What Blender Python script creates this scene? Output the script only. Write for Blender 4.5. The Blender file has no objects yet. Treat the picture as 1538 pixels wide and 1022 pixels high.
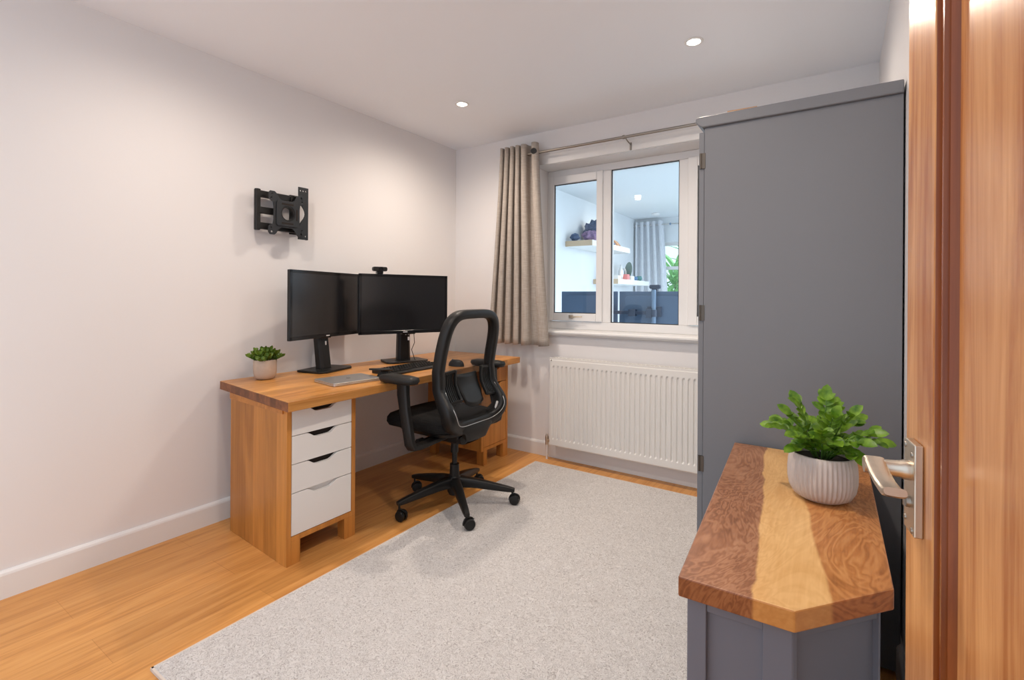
import bpy, bmesh, math, random
from mathutils import Vector, Matrix, noise
R = math.radians
PI = math.pi
random.seed(7)
SC = bpy.context.scene
COL = SC.collection
W = {}                                   # world matrices of everything built

# ------------------------------------------------------------------ materials
def newmat(name):
    m = bpy.data.materials.new(name); m.use_nodes = True
    nt = m.node_tree; nt.nodes.clear()
    out = nt.nodes.new('ShaderNodeOutputMaterial')
    return m, nt, out

class N:
    """small helper that creates and links nodes"""
    def __init__(s, nt): s.nt = nt
    def n(s, t, **k):
        nd = s.nt.nodes.new(t)
        for a, v in k.items(): setattr(nd, a, v)
        return nd
    def l(s, a, b): s.nt.links.new(a, b)
    def math(s, op, a, b=None):
        nd = s.n('ShaderNodeMath', operation=op)
        for i, v in enumerate((a, b)):
            if v is None: continue
            if isinstance(v, (int, float)): nd.inputs[i].default_value = v
            else: s.l(v, nd.inputs[i])
        return nd.outputs[0]
    def ramp(s, fac, stops, interp='LINEAR'):
        nd = s.n('ShaderNodeValToRGB'); cr = nd.color_ramp; cr.interpolation = interp
        while len(cr.elements) < len(stops): cr.elements.new(0.5)
        for e, (p, c) in zip(cr.elements, stops):
            e.position = p; e.color = (*c, 1)
        s.l(fac, nd.inputs[0]); return nd.outputs[0]
    def mix(s, fac, a, b, bt='MIX'):
        nd = s.n('ShaderNodeMix', data_type='RGBA', blend_type=bt)
        for i, v in ((0, fac), (6, a), (7, b)):
            if isinstance(v, (int, float)): nd.inputs[i].default_value = v
            elif isinstance(v, tuple): nd.inputs[i].default_value = (*v, 1)
            else: s.l(v, nd.inputs[i])
        return nd.outputs[2]
    def coord(s, scale=(1, 1, 1), rot=(0, 0, 0), loc=(0, 0, 0), out='Object'):
        tc = s.n('ShaderNodeTexCoord'); mp = s.n('ShaderNodeMapping')
        mp.inputs['Scale'].default_value = scale; mp.inputs['Rotation'].default_value = rot
        mp.inputs['Location'].default_value = loc
        s.l(tc.outputs[out], mp.inputs[0]); return mp.outputs[0]
    def noise(s, vec, scale=1, detail=4, rough=.5, dist=0):
        nd = s.n('ShaderNodeTexNoise'); s.l(vec, nd.inputs['Vector'])
        nd.inputs['Scale'].default_value = scale; nd.inputs['Detail'].default_value = detail
        nd.inputs['Roughness'].default_value = rough; nd.inputs['Distortion'].default_value = dist
        return nd
    def bsdf(s, out, col, rough=.5, metal=0, spec=.5, bump=None, bstr=.2, bdist=.002, **k):
        b = s.n('ShaderNodeBsdfPrincipled')
        if isinstance(col, tuple): b.inputs['Base Color'].default_value = (*col, 1)
        else: s.l(col, b.inputs['Base Color'])
        if isinstance(rough, (int, float)): b.inputs['Roughness'].default_value = rough
        else: s.l(rough, b.inputs['Roughness'])
        b.inputs['Metallic'].default_value = metal
        b.inputs['Specular IOR Level'].default_value = spec
        for a, v in k.items(): b.inputs[a.replace('_', ' ')].default_value = v
        if bump is not None:
            bp = s.n('ShaderNodeBump'); bp.inputs['Strength'].default_value = bstr
            bp.inputs['Distance'].default_value = bdist
            s.l(bump, bp.inputs['Height']); s.l(bp.outputs[0], b.inputs['Normal'])
        s.l(b.outputs[0], out.inputs[0]); return b

def srgb(r, g, b):
    f = lambda c: (c/255/12.92) if c/255 <= .04045 else ((c/255+.055)/1.055)**2.4
    return (f(r), f(g), f(b))

def plain(name, col, rough=.5, metal=0, spec=.5, var=.06, scale=40, bstr=.05):
    m, nt, out = newmat(name); h = N(nt)
    nz = h.noise(h.coord(), scale, 3)
    c = h.mix(nz.outputs[0], tuple(x*(1-var) for x in col), tuple(min(1, x*(1+var)) for x in col))
    h.bsdf(out, c, rough, metal, spec, bump=nz.outputs[0], bstr=bstr, bdist=.001)
    return m

def wood(name, dark, light, along='Y', stave=None, stave_axis='X', stave_w=.07, var=.35, rough=.4, freq=1.0, contrast=(.3, .72), spec=.4, sheen=None):
    """timber: grain stretched along one axis, optional staves that differ in tone"""
    m, nt, out = newmat(name); h = N(nt)
    k = {'X': (1.6, 14, 14), 'Y': (14, 1.6, 14), 'Z': (14, 14, 1.6)}[along]
    k = tuple(a*freq for a in k)
    tc = h.n('ShaderNodeTexCoord'); vec = tc.outputs['Object']
    sep = h.n('ShaderNodeSeparateXYZ'); h.l(vec, sep.inputs[0])
    if stave:
        idx = h.math('FLOOR', h.math('DIVIDE', sep.outputs[stave_axis], stave_w))
        wn = h.n('ShaderNodeTexWhiteNoise', noise_dimensions='1D'); h.l(idx, wn.inputs['W'])
        off = h.n('ShaderNodeVectorMath', operation='SCALE'); h.l(wn.outputs['Color'], off.inputs[0]); off.inputs['Scale'].default_value = 7
        add = h.n('ShaderNodeVectorMath', operation='ADD'); h.l(vec, add.inputs[0]); h.l(off.outputs[0], add.inputs[1]); vec = add.outputs[0]
    mp = h.n('ShaderNodeMapping'); mp.inputs['Scale'].default_value = k; h.l(vec, mp.inputs[0])
    n1 = h.noise(mp.outputs[0], 1.0, 6, .6, .9)
    mp2 = h.n('ShaderNodeMapping'); mp2.inputs['Scale'].default_value = tuple(a*(7 if a > 5*freq else 1.5) for a in k); h.l(vec, mp2.inputs[0])
    n2 = h.noise(mp2.outputs[0], 1.0, 3, .6, .2)
    g = h.math('ADD', h.math('MULTIPLY', n1.outputs[0], .72), h.math('MULTIPLY', n2.outputs[0], .28))
    c = h.ramp(g, [(contrast[0], dark), (contrast[1], light)])
    if stave:
        f = h.math('ADD', h.math('MULTIPLY', wn.outputs['Value'], var), 1-var*.55)
        c = h.mix(1.0, c, h.ramp(f, [(0, (0, 0, 0)), (1, (1, 1, 1))]), 'MULTIPLY')
    h.bsdf(out, c, rough, 0, spec, bump=n2.outputs[0], bstr=.06, bdist=.001)
    return m

def m_floor():
    m, nt, out = newmat('oak_laminate'); h = N(nt)
    v = h.coord(rot=(0, 0, R(90)))
    br = h.n('ShaderNodeTexBrick'); h.l(v, br.inputs['Vector'])
    br.offset = .37; br.inputs['Scale'].default_value = 1
    br.inputs['Brick Width'].default_value = 1.28; br.inputs['Row Height'].default_value = .19
    br.inputs['Mortar Size'].default_value = .0009; br.inputs['Mortar Smooth'].default_value = .2
    br.inputs['Color1'].default_value = (.88, .86, .84, 1); br.inputs['Color2'].default_value = (1, 1, 1, 1)
    br.inputs['Mortar'].default_value = (.72, .66, .6, 1)
    n1 = h.noise(h.coord(scale=(16, 1.3, 1)), 1, 6, .6, 1.2)
    n2 = h.noise(h.coord(scale=(90, 3, 1)), 1, 3, .6, .3)
    g = h.math('ADD', h.math('MULTIPLY', n1.outputs[0], .65), h.math('MULTIPLY', n2.outputs[0], .35))
    c = h.ramp(g, [(.3, srgb(180, 118, 58)), (.5, srgb(216, 153, 84)), (.7, srgb(230, 172, 104))])
    c = h.mix(1.0, c, br.outputs['Color'], 'MULTIPLY')
    h.bsdf(out, c, .36, 0, .4, bump=n2.outputs[0], bstr=.04, bdist=.001)
    return m

def m_rug():
    m, nt, out = newmat('loop_pile_rug'); h = N(nt)
    v = h.coord()
    n0 = h.noise(v, 60, 2)
    nd = h.n('ShaderNodeTexNoise'); h.l(v, nd.inputs['Vector'])
    nd.inputs['Scale'].default_value = 52; nd.inputs['Detail'].default_value = 1.5; nd.inputs['Distortion'].default_value = 2.2
    # short curling loops: bands of a distorted noise
    w = h.math('ABSOLUTE', h.math('SINE', h.math('MULTIPLY', nd.outputs[0], 13)))
    big = h.noise(v, 3.0, 3)
    c = h.ramp(w, [(.0, srgb(158, 152, 148)), (.34, srgb(206, 201, 198)), (1, srgb(220, 216, 213))])
    c = h.mix(h.math('MULTIPLY', big.outputs[0], .12), c, srgb(182, 172, 166))
    h.bsdf(out, c, .95, 0, .1, bump=w, bstr=.5, bdist=.004)
    return m

def m_paint(name, col, rough=.7):
    m, nt, out = newmat(name); h = N(nt)
    nz = h.noise(h.coord(), 180, 3)
    h.bsdf(out, h.mix(nz.outputs[0], tuple(c*.985 for c in col), col), rough, 0, .25, bump=nz.outputs[0], bstr=.05, bdist=.0008)
    return m

def m_fabric(name, a, b, scale=320, rough=.9):
    m, nt, out = newmat(name); h = N(nt)
    v = h.coord(scale=(1, 1, 1))
    n1 = h.noise(h.coord(scale=(scale, scale, 12)), 1, 2)
    n2 = h.noise(h.coord(scale=(20, 20, scale)), 1, 2)
    g = h.math('ADD', h.math('MULTIPLY', n1.outputs[0], .5), h.math('MULTIPLY', n2.outputs[0], .5))
    h.bsdf(out, h.ramp(g, [(.35, a), (.65, b)]), rough, 0, .1, bump=g, bstr=.15, bdist=.001)
    return m

def m_brushed(name, col, rough=.3):
    m, nt, out = newmat(name); h = N(nt)
    n1 = h.noise(h.coord(scale=(30, 30, 600)), 1, 3)
    rr = h.math('ADD', h.math('MULTIPLY', n1.outputs[0], .12), rough)
    h.bsdf(out, h.mix(n1.outputs[0], tuple(c*.94 for c in col), col), rr, 1.0, .5)
    return m

def m_glass():
    m, nt, out = newmat('window_glass'); h = N(nt)
    tr = h.n('ShaderNodeBsdfTransparent'); tr.inputs[0].default_value = (.96, .985, .99, 1)
    gl = h.n('ShaderNodeBsdfGlossy'); gl.inputs['Roughness'].default_value = .02
    fr = h.n('ShaderNodeFresnel'); fr.inputs[0].default_value = 1.35
    mx = h.n('ShaderNodeMixShader')
    h.l(fr.outputs[0], mx.inputs[0]); h.l(tr.outputs[0], mx.inputs[1]); h.l(gl.outputs[0], mx.inputs[2])
    h.l(mx.outputs[0], out.inputs[0]); return m

def m_mesh():
    """open net of the chair back: black threads with gaps"""
    m, nt, out = newmat('chair_net'); h = N(nt)
    tr = h.n('ShaderNodeBsdfTransparent')
    v = h.coord()
    sep = h.n('ShaderNodeSeparateXYZ'); h.l(v, sep.inputs[0])
    a = h.math('SINE', h.math('MULTIPLY', sep.outputs['Y'], 1150))
    nz = h.noise(v, 240, 2)
    f = h.math('ADD', h.math('MULTIPLY', a, .10), h.math('MULTIPLY', nz.outputs[0], .12))
    f = h.math('ADD', f, .44)
    df = h.n('ShaderNodeBsdfPrincipled'); df.inputs['Base Color'].default_value = (.016, .016, .018, 1); df.inputs['Roughness'].default_value = .6
    mx = h.n('ShaderNodeMixShader')
    h.l(f, mx.inputs[0]); h.l(tr.outputs[0], mx.inputs[1]); h.l(df.outputs[0], mx.inputs[2])
    h.l(mx.outputs[0], out.inputs[0]); return m

def m_emit(name, col, st):
    m, nt, out = newmat(name); h = N(nt)
    e = h.n('ShaderNodeEmission'); e.inputs[0].default_value = (*col, 1); e.inputs[1].default_value = st
    h.l(e.outputs[0], out.inputs[0]); return m

def m_leaf(name, a, b):
    m, nt, out = newmat(name); h = N(nt)
    n1 = h.noise(h.coord(), 45, 3)
    c = h.ramp(n1.outputs[0], [(.3, a), (.7, b)])
    bs = h.bsdf(out, c, .38, 0, .45)
    tl = h.n('ShaderNodeBsdfTranslucent'); h.l(c, tl.inputs[0])
    mx = h.n('ShaderNodeMixShader'); mx.inputs[0].default_value = .22
    h.l(bs.outputs[0], mx.inputs[1]); h.l(tl.outputs[0], mx.inputs[2]); h.l(mx.outputs[0], out.inputs[0])
    return m

def m_console_top(end=False):
    """three wide boards: walnut-brown with a burl, pale sapwood, mid brown"""
    m, nt, out = newmat('three_board_end_grain' if end else 'three_board_slab'); h = N(nt)
    tc = h.n('ShaderNodeTexCoord'); vec = tc.outputs['Object']
    sep = h.n('ShaderNodeSeparateXYZ'); h.l(vec, sep.inputs[0])
    # across-board coordinate: straightens the slanted joints, plus a wavy edge
    wob = h.noise(h.coord(scale=(1, 5, 1)), 1, 3, .55, .4)
    # x at the joint moves with y
    t = h.math('SUBTRACT', sep.outputs['X'], h.math('MULTIPLY', h.math('ADD', sep.outputs['Y'], .39), -.085))
    t = h.math('ADD', t, h.math('MULTIPLY', h.math('SUBTRACT', wob.outputs[0], .5), .035))
    t = h.math('ADD', h.math('MULTIPLY', t, 1/.46), .5)
    u = h.math('SUBTRACT', sep.outputs['X'], h.math('MULTIPLY', h.math('ADD', sep.outputs['Y'], .39), -.135))
    u = h.math('ADD', u, h.math('MULTIPLY', h.math('SUBTRACT', wob.outputs[0], .5), .030))
    u = h.math('ADD', h.math('MULTIPLY', u, 1/.46), .5)
    # figure: swirling rings
    nz = h.noise(h.coord(scale=(5, 2.0, 5)), 1, 4, .55, 1.6)
    rings = h.math('ADD', h.math('MULTIPLY', h.math('SINE', h.math('MULTIPLY', nz.outputs[0], 120)), .5), .5)
    fine = h.noise(h.coord(scale=(110, 7, 110)), 1, 3, .6, .3)
    blot = h.noise(h.coord(scale=(6, 3, 6), loc=(3.1, 1.7, 0)), 1, 4, .6, 1.0)
    fig = h.math('ADD', h.math('MULTIPLY', rings, .20), h.math('ADD', h.math('MULTIPLY', fine.outputs[0], .3), h.math('MULTIPLY', blot.outputs[0], .55)))
    soft = h.math('ADD', h.math('MULTIPLY', rings, .10), h.math('ADD', h.math('MULTIPLY', fine.outputs[0], .45), h.math('MULTIPLY', blot.outputs[0], .45)))
    brown = h.ramp(fig, [(.25, srgb(120, 76, 50)), (.5, srgb(162, 112, 80)), (.78, srgb(188, 140, 106))])
    pale = h.ramp(soft, [(.25, srgb(212, 158, 94)), (.75, srgb(242, 198, 136))])
    mid = h.ramp(fig, [(.25, srgb(128, 76, 36)), (.5, srgb(186, 122, 68)), (.78, srgb(212, 152, 94))])
    s1 = h.ramp(t, [(.02, (0, 0, 0)), (.035, (1, 1, 1))])
    s2 = h.ramp(t, [(.415, (0, 0, 0)), (.425, (1, 1, 1))])
    s3 = h.ramp(u, [(.665, (0, 0, 0)), (.678, (1, 1, 1))])
    c = h.mix(s1, pale, brown); c = h.mix(s2, c, pale); c = h.mix(s3, c, mid)
    if end: c = h.mix(1.0, c, (.78, .58, .38), 'MULTIPLY')
    h.bsdf(out, c, .33, 0, .4, bump=fine.outputs[0], bstr=.04, bdist=.001)
    return m

M = {}
M['wall'] = m_paint('white_wall_paint', (.81, .785, .778))
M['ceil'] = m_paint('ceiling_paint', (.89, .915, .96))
M['trim'] = m_paint('white_gloss_trim', (.80, .785, .77), .35)
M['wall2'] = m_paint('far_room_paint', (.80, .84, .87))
M['upvc'] = m_paint('white_window_plastic', (.80, .79, .785), .3)
M['floor'] = m_floor(); M['rug'] = m_rug()
M['rug_edge'] = plain('rug_binding', srgb(214, 200, 188), .9)
M['radiator'] = m_paint('radiator_enamel', (.80, .77, .73), .35)
M['slab'] = wood('oiled_stave_slab', srgb(168, 104, 44), srgb(232, 168, 94), 'Y', True, 'X', .085, .34, .30, contrast=(.33, .66))
M['slab_end'] = wood('stave_end_grain', srgb(84, 44, 18), srgb(158, 96, 54), 'Y', True, 'X', .055, .5, .45, .6)
M['desk'] = wood('honey_pine_boards', srgb(150, 90, 34), srgb(216, 148, 72), 'Z', True, 'X', .11, .30, .38, .6, contrast=(.30, .70))
M['desk_rail'] = wood('honey_pine_rail', srgb(156, 96, 38), srgb(212, 144, 70), 'Y', None, rough=.4)
M['recess_shade'] = plain('painted_recess_shade', (.02, .013, .009), .9)  # near-black colour painted in for shade inside drawers and slots
M['drawer'] = m_paint('white_drawer_lacquer', (.80, .78, .755), .35)
M['black'] = plain('black_plastic', (.010, .0095, .009), .40, 0, .35)
M['black_soft'] = plain('black_rubber_pad', (.012, .011, .010), .5, 0, .35)
M['black_gloss'] = plain('black_gloss_plastic', (.008, .008, .009), .14)
M['screen'] = plain('matt_screen', (.005, .005, .006), .2, 0, 1.0, .02, bstr=0)
M['seat'] = m_fabric('black_seat_cloth', (.010, .010, .010), (.022, .021, .020))
M['net'] = m_mesh()
M['silver'] = m_brushed('silver_aluminium', (.60, .59, .58), .38)
M['chrome'] = m_brushed('satin_nickel', (.66, .58, .48), .26)
M['steel'] = m_brushed('brushed_steel_rod', (.36, .33, .29), .32)
M['mount'] = plain('satin_black_steel', (.028, .030, .034), .34, .3, .6)
M['hinge'] = plain('aged_hinge_metal', srgb(92, 84, 76), .4, .6)
M['mark'] = plain('pale_mark', (.75, .75, .75), .5)
M['dark_mark'] = plain('dark_mark', (.03, .03, .03), .3)
M['grey'] = m_paint('slate_grey_paint', srgb(122, 123, 127), .40)
M['grey2'] = m_paint('slate_blue_grey_paint', srgb(116, 118, 127), .45)
M['console'] = m_console_top()
M['console_edge'] = m_console_top(True)
M['curtain'] = m_fabric('taupe_curtain_cloth', srgb(158, 148, 138), srgb(184, 174, 165))
M['pot'] = plain('stoneware_glaze', srgb(196, 184, 176), .55, var=.08, scale=60)
M['pot2'] = plain('small_stoneware_glaze', srgb(186, 164, 146), .5, var=.1, scale=50)
M['soil'] = plain('potting_soil', (.02, .014, .01), .95, var=.4, scale=200, bstr=.6)
M['leaf'] = m_leaf('leaf_green', srgb(58, 102, 16), srgb(132, 172, 46))
M['leaf2'] = m_leaf('succulent_green', srgb(52, 84, 20), srgb(126, 152, 54))
M['stem'] = plain('green_stem', srgb(78, 116, 40), .6)
M['door'] = wood('varnished_hardwood_door', srgb(158, 90, 42), srgb(222, 164, 106), 'Z', None, rough=.26, freq=1.3, contrast=(.34, .68))
M['door_dark'] = wood('varnished_moulding', srgb(110, 46, 14), srgb(176, 100, 44), 'Z', None, rough=.25)
M['glass'] = m_glass()
M['lamp'] = m_emit('lit_downlight', (1, .90, .76), 30)
M['shelf'] = wood('pale_birch_shelf', srgb(206, 178, 146), srgb(226, 202, 172), 'X', None, rough=.5)
M['shelf_w'] = m_paint('white_shelf_face', (.84, .84, .83), .4)
M['curtain2'] = m_fabric('pale_grey_curtain_cloth', srgb(206, 210, 218), srgb(226, 230, 236))
M['purple'] = m_fabric('purple_camouflage_cloth', srgb(90, 80, 116), srgb(190, 160, 196), 30)
M['navy'] = m_fabric('navy_cloth', srgb(70, 86, 112), srgb(110, 124, 152), 60)
M['tan'] = plain('tan_card', srgb(176, 140, 112), .8)
M['pink'] = plain('coral_pink', srgb(226, 140, 140), .5)
M['white'] = plain('white_ceramic', (.82, .82, .82), .3)
M['teal'] = plain('teal_glaze', srgb(70, 130, 130), .3)
M['blue'] = plain('blue_glaze', srgb(70, 120, 170), .3)
M['greendark'] = plain('dark_green_glaze', srgb(96, 120, 112), .25)
M['slate'] = plain('slate_blue_plastic', srgb(112, 138, 168), .35)
M['arm_dark'] = plain('dark_steel_arm', srgb(52, 66, 90), .4)
M['slate_dark'] = plain('dark_slate_plastic', srgb(84, 108, 138), .35)
M['bush'] = m_leaf('palm_green', srgb(80, 160, 84), srgb(176, 222, 150))
M['card'] = wood('pale_timber_offcut', srgb(170, 120, 76), srgb(206, 160, 112), 'X', None)

# ------------------------------------------------------------------ objects
def link(o, parent=None, mat=None):
    COL.objects.link(o)
    if parent: o.parent = parent
    return o
def tag(o, label=None, cat=None, group=None, kind=None):
    for k, v in (('label', label), ('category', cat), ('group', group), ('kind', kind)):
        if v: o[k] = v
    return o
def thing(name, label, cat, loc=(0, 0, 0), rz=0, group=None):
    o = bpy.data.objects.new(name, None); o.empty_display_size = .05
    o.location = loc; o.rotation_euler = (0, 0, rz); COL.objects.link(o)
    W[o.name] = Matrix.Translation(loc) @ Matrix.Rotation(rz, 4, 'Z')
    return tag(o, label, cat, group)
def part(name, bm, mats, parent=None, world=True, smooth=False, bevel=0, seg=2, label=None, kind=None, origin=None, subsurf=0, angle=35):
    """links a bmesh as one object; coordinates are world unless world=False (then the parent's frame)"""
    me = bpy.data.meshes.new(name)
    bmesh.ops.recalc_face_normals(bm, faces=bm.faces[:])
    if parent is not None and world: bmesh.ops.transform(bm, matrix=W[parent.name].inverted(), verts=bm.verts[:])
    if origin is not None: bmesh.ops.translate(bm, vec=-Vector(origin), verts=bm.verts[:])
    bm.to_mesh(me); bm.free()
    for m in (mats if isinstance(mats, (list, tuple)) else [mats]): me.materials.append(m)
    o = bpy.data.objects.new(name, me); COL.objects.link(o)
    if parent is not None: o.parent = parent; W[o.name] = W[parent.name]
    else: W[o.name] = Matrix()
    if origin is not None: o.location = origin; W[o.name] = W[o.name] @ Matrix.Translation(origin)
    if smooth:
        for p in me.polygons: p.use_smooth = True
        if smooth == 'auto':
            me.polygons.foreach_set('use_smooth', [True]*len(me.polygons))
            try: me.set_sharp_from_angle(angle=R(angle))
            except Exception: pass
    if bevel:
        b = o.modifiers.new('bevel', 'BEVEL'); b.width = bevel; b.segments = seg; b.limit_method = 'ANGLE'; b.angle_limit = R(40)
    if subsurf:
        s = o.modifiers.new('subsurf', 'SUBSURF'); s.levels = s.render_levels = subsurf
    return tag(o, label, None, None, kind)
def top(o, label, cat, group=None): return tag(o, label, cat, group)
def struct(name, bm, m, **k): return part(name, bm, m, kind='structure', **k)

# ------------------------------------------------------------------ shapes
def B(): return bmesh.new()
def box(bm, lo, hi, mat=None, mi=0):
    vs = [bm.verts.new((x, y, z)) for x in (lo[0], hi[0]) for y in (lo[1], hi[1]) for z in (lo[2], hi[2])]
    fs = [(0, 1, 3, 2), (4, 6, 7, 5), (0, 4, 5, 1), (2, 3, 7, 6), (0, 2, 6, 4), (1, 5, 7, 3)]
    out = []
    for f in fs:
        q = bm.faces.new([vs[i] for i in f]); q.material_index = mi; out.append(q)
    if mat is not None: bmesh.ops.transform(bm, matrix=mat, verts=vs)
    return out
def bx(lo, hi, mat=None):
    bm = B(); box(bm, lo, hi, mat); return bm
def prism(bm, poly, a, b, axis='Z', mat=None, mi_side=0, mi_cap=0):
    """poly: 2-D outline (may be concave) pushed from a to b along an axis"""
    f3 = {'Z': lambda p, h: (p[0], p[1], h), 'X': lambda p, h: (h, p[0], p[1]), 'Y': lambda p, h: (p[0], h, p[1])}[axis]
    v0 = [bm.verts.new(f3(p, a)) for p in poly]; v1 = [bm.verts.new(f3(p, b)) for p in poly]
    n = len(poly)
    bm.faces.new(v0).material_index = mi_cap; bm.faces.new(v1[::-1]).material_index = mi_cap
    for i in range(n):
        bm.faces.new((v0[i], v0[(i+1) % n], v1[(i+1) % n], v1[i])).material_index = mi_side
    if mat is not None: bmesh.ops.transform(bm, matrix=mat, verts=v0+v1)
    return v0+v1
def lathe(bm, prof, n=32, loc=(0, 0, 0), rib=None, mat=None):
    rings = []
    vs = []
    for (r, z) in prof:
        if r < 1e-6:
            v = bm.verts.new((loc[0], loc[1], loc[2]+z)); rings.append([v]); vs.append(v)
        else:
            ring = []
            for i in range(n):
                a = 2*PI*i/n; rr = r + (rib(a, z) if rib else 0)
                v = bm.verts.new((loc[0]+rr*math.cos(a), loc[1]+rr*math.sin(a), loc[2]+z)); ring.append(v); vs.append(v)
            rings.append(ring)
    for A, Bq in zip(rings, rings[1:]):
        for i in range(n):
            j = (i+1) % n
            if len(A) == 1 and len(Bq) == 1: continue
            if len(A) == 1: bm.faces.new((A[0], Bq[j], Bq[i]))
            elif len(Bq) == 1: bm.faces.new((A[i], A[j], Bq[0]))
            else: bm.faces.new((A[i], A[j], Bq[j], Bq[i]))
    if mat is not None: bmesh.ops.transform(bm, matrix=mat, verts=vs)
def cyl(bm, p, q, r, n=16, r2=None):
    p, q = Vector(p), Vector(q); d = q-p
    rot = d.to_track_quat('Z', 'Y').to_matrix().to_4x4()
    r2 = r if r2 is None else r2
    lathe(bm, [(0, 0), (r, 0), (r2, d.length), (0, d.length)], n, mat=Matrix.Translation(p) @ rot)
def tube(bm, pts, r, n=10, closed=False, rx=None, up=None, caps=True):
    """sweep; r (and rx for a flat section) may be lists. up: fixed reference axis for the section"""
    pts = [Vector(p) for p in pts]; m = len(pts); rings = []
    ref = None
    for i, p in enumerate(pts):
        if closed: d = pts[(i+1) % m]-pts[i-1]
        else: d = pts[min(i+1, m-1)]-pts[max(i-1, 0)]
        d.normalize()
        if up is not None: u = Vector(up)-d*Vector(up).dot(d)
        else:
            if ref is None: ref = Vector((0, 0, 1)) if abs(d.z) < .9 else Vector((1, 0, 0))
            u = ref-d*ref.dot(d)
        u.normalize(); ref = u; v = d.cross(u)
        ra = r[i] if isinstance(r, (list, tuple)) else r
        rb = ra if rx is None else (rx[i] if isinstance(rx, (list, tuple)) else rx)
        rings.append([bm.verts.new(p+u*(ra*math.cos(2*PI*k/n))+v*(rb*math.sin(2*PI*k/n))) for k in range(n)])
    for i in range(m if closed else m-1):
        A, Q = rings[i], rings[(i+1) % m]
        for k in range(n): bm.faces.new((A[k], A[(k+1) % n], Q[(k+1) % n], Q[k]))
    if not closed and caps:
        bm.faces.new(rings[0][::-1]); bm.faces.new(rings[-1])
def rbar(bm, pts, wa, wb, up, closed=False, p=.35, n=16):
    """sweep of a rounded rectangle: half sizes wa (along up) and wb (across)"""
    pts = [Vector(q) for q in pts]; m = len(pts); rings = []
    for i, q in enumerate(pts):
        d = (pts[(i+1) % m]-pts[i-1]) if closed else (pts[min(i+1, m-1)]-pts[max(i-1, 0)])
        d.normalize(); u = Vector(up)-d*Vector(up).dot(d); u.normalize(); v = d.cross(u)
        a = wa[i] if isinstance(wa, (list, tuple)) else wa
        b = wb[i] if isinstance(wb, (list, tuple)) else wb
        s = lambda x: math.copysign(abs(x)**p, x)
        rings.append([bm.verts.new(q+u*(a*s(math.cos(2*PI*k/n)))+v*(b*s(math.sin(2*PI*k/n)))) for k in range(n)])
    for i in range(m if closed else m-1):
        A, Q = rings[i], rings[(i+1) % m]
        for k in range(n): bm.faces.new((A[k], A[(k+1) % n], Q[(k+1) % n], Q[k]))
    if not closed: bm.faces.new(rings[0][::-1]); bm.faces.new(rings[-1])
def sphere(bm, c, r, n=16, sz=1.0, mat=None):
    prof = [(r*math.sin(PI*i/(n//2)) if 0 < i < n//2 else 0, -r*sz*math.cos(PI*i/(n//2))) for i in range(n//2+1)]
    lathe(bm, prof, n, c, mat=mat)
def plate(bm, loops, a, b, axis='X'):
    """outline with holes, pushed from a to b"""
    f3 = {'Z': lambda p, h: (p[0], p[1], h), 'X': lambda p, h: (h, p[0], p[1]), 'Y': lambda p, h: (p[0], h, p[1])}[axis]
    edges, ring0 = [], []
    for lp in loops:
        vs = [bm.verts.new(f3(p, a)) for p in lp]; ring0.append(vs)
        edges += [bm.edges.new((vs[i], vs[(i+1) % len(vs)])) for i in range(len(vs))]
    r = bmesh.ops.triangle_fill(bm, edges=edges, use_beauty=True, use_dissolve=False)
    faces = [g for g in r['geom'] if isinstance(g, bmesh.types.BMFace)]
    vmap = {v: bm.verts.new(f3({'Z': (v.co.x, v.co.y), 'X': (v.co.y, v.co.z), 'Y': (v.co.x, v.co.z)}[axis], b)) for lp in ring0 for v in lp}
    for f in faces: bm.faces.new([vmap[v] for v in f.verts][::-1])
    for vs in ring0:
        for i in range(len(vs)):
            p, q = vs[i], vs[(i+1) % len(vs)]
            bm.faces.new((p, q, vmap[q], vmap[p]))
def circle(cx, cy, r, n=24, ry=None): return [(cx+r*math.cos(2*PI*i/n), cy+(ry or r)*math.sin(2*PI*i/n)) for i in range(n)]
def rrect(x0, y0, x1, y1, r, k=5):
    out = []
    for cx, cy, a0 in ((x1-r, y1-r, 0), (x0+r, y1-r, 90), (x0+r, y0+r, 180), (x1-r, y0+r, 270)):
        out += [(cx+r*math.cos(R(a0+90*i/k)), cy+r*math.sin(R(a0+90*i/k))) for i in range(k+1)]
    return out
def lerp(tab, t):
    for (a, x), (b, y) in zip(tab, tab[1:]):
        if t <= b: return x+(y-x)*max(0, min(1, (t-a)/(b-a)))
    return tab[-1][1]
def smoothlerp(tab, t):
    n = len(tab)
    for i in range(n-1):
        if t <= tab[i+1][0] or i == n-2:
            p0 = tab[max(i-1, 0)]; p1 = tab[i]; p2 = tab[i+1]; p3 = tab[min(i+2, n-1)]
            u = max(0, min(1, (t-p1[0])/(p2[0]-p1[0])))
            m1 = (p2[1]-p0[1])/(p2[0]-p0[0]+1e-9)*(p2[0]-p1[0]); m2 = (p3[1]-p1[1])/(p3[0]-p1[0]+1e-9)*(p2[0]-p1[0])
            return (2*u**3-3*u*u+1)*p1[1]+(u**3-2*u*u+u)*m1+(-2*u**3+3*u*u)*p2[1]+(u**3-u*u)*m2

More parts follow.
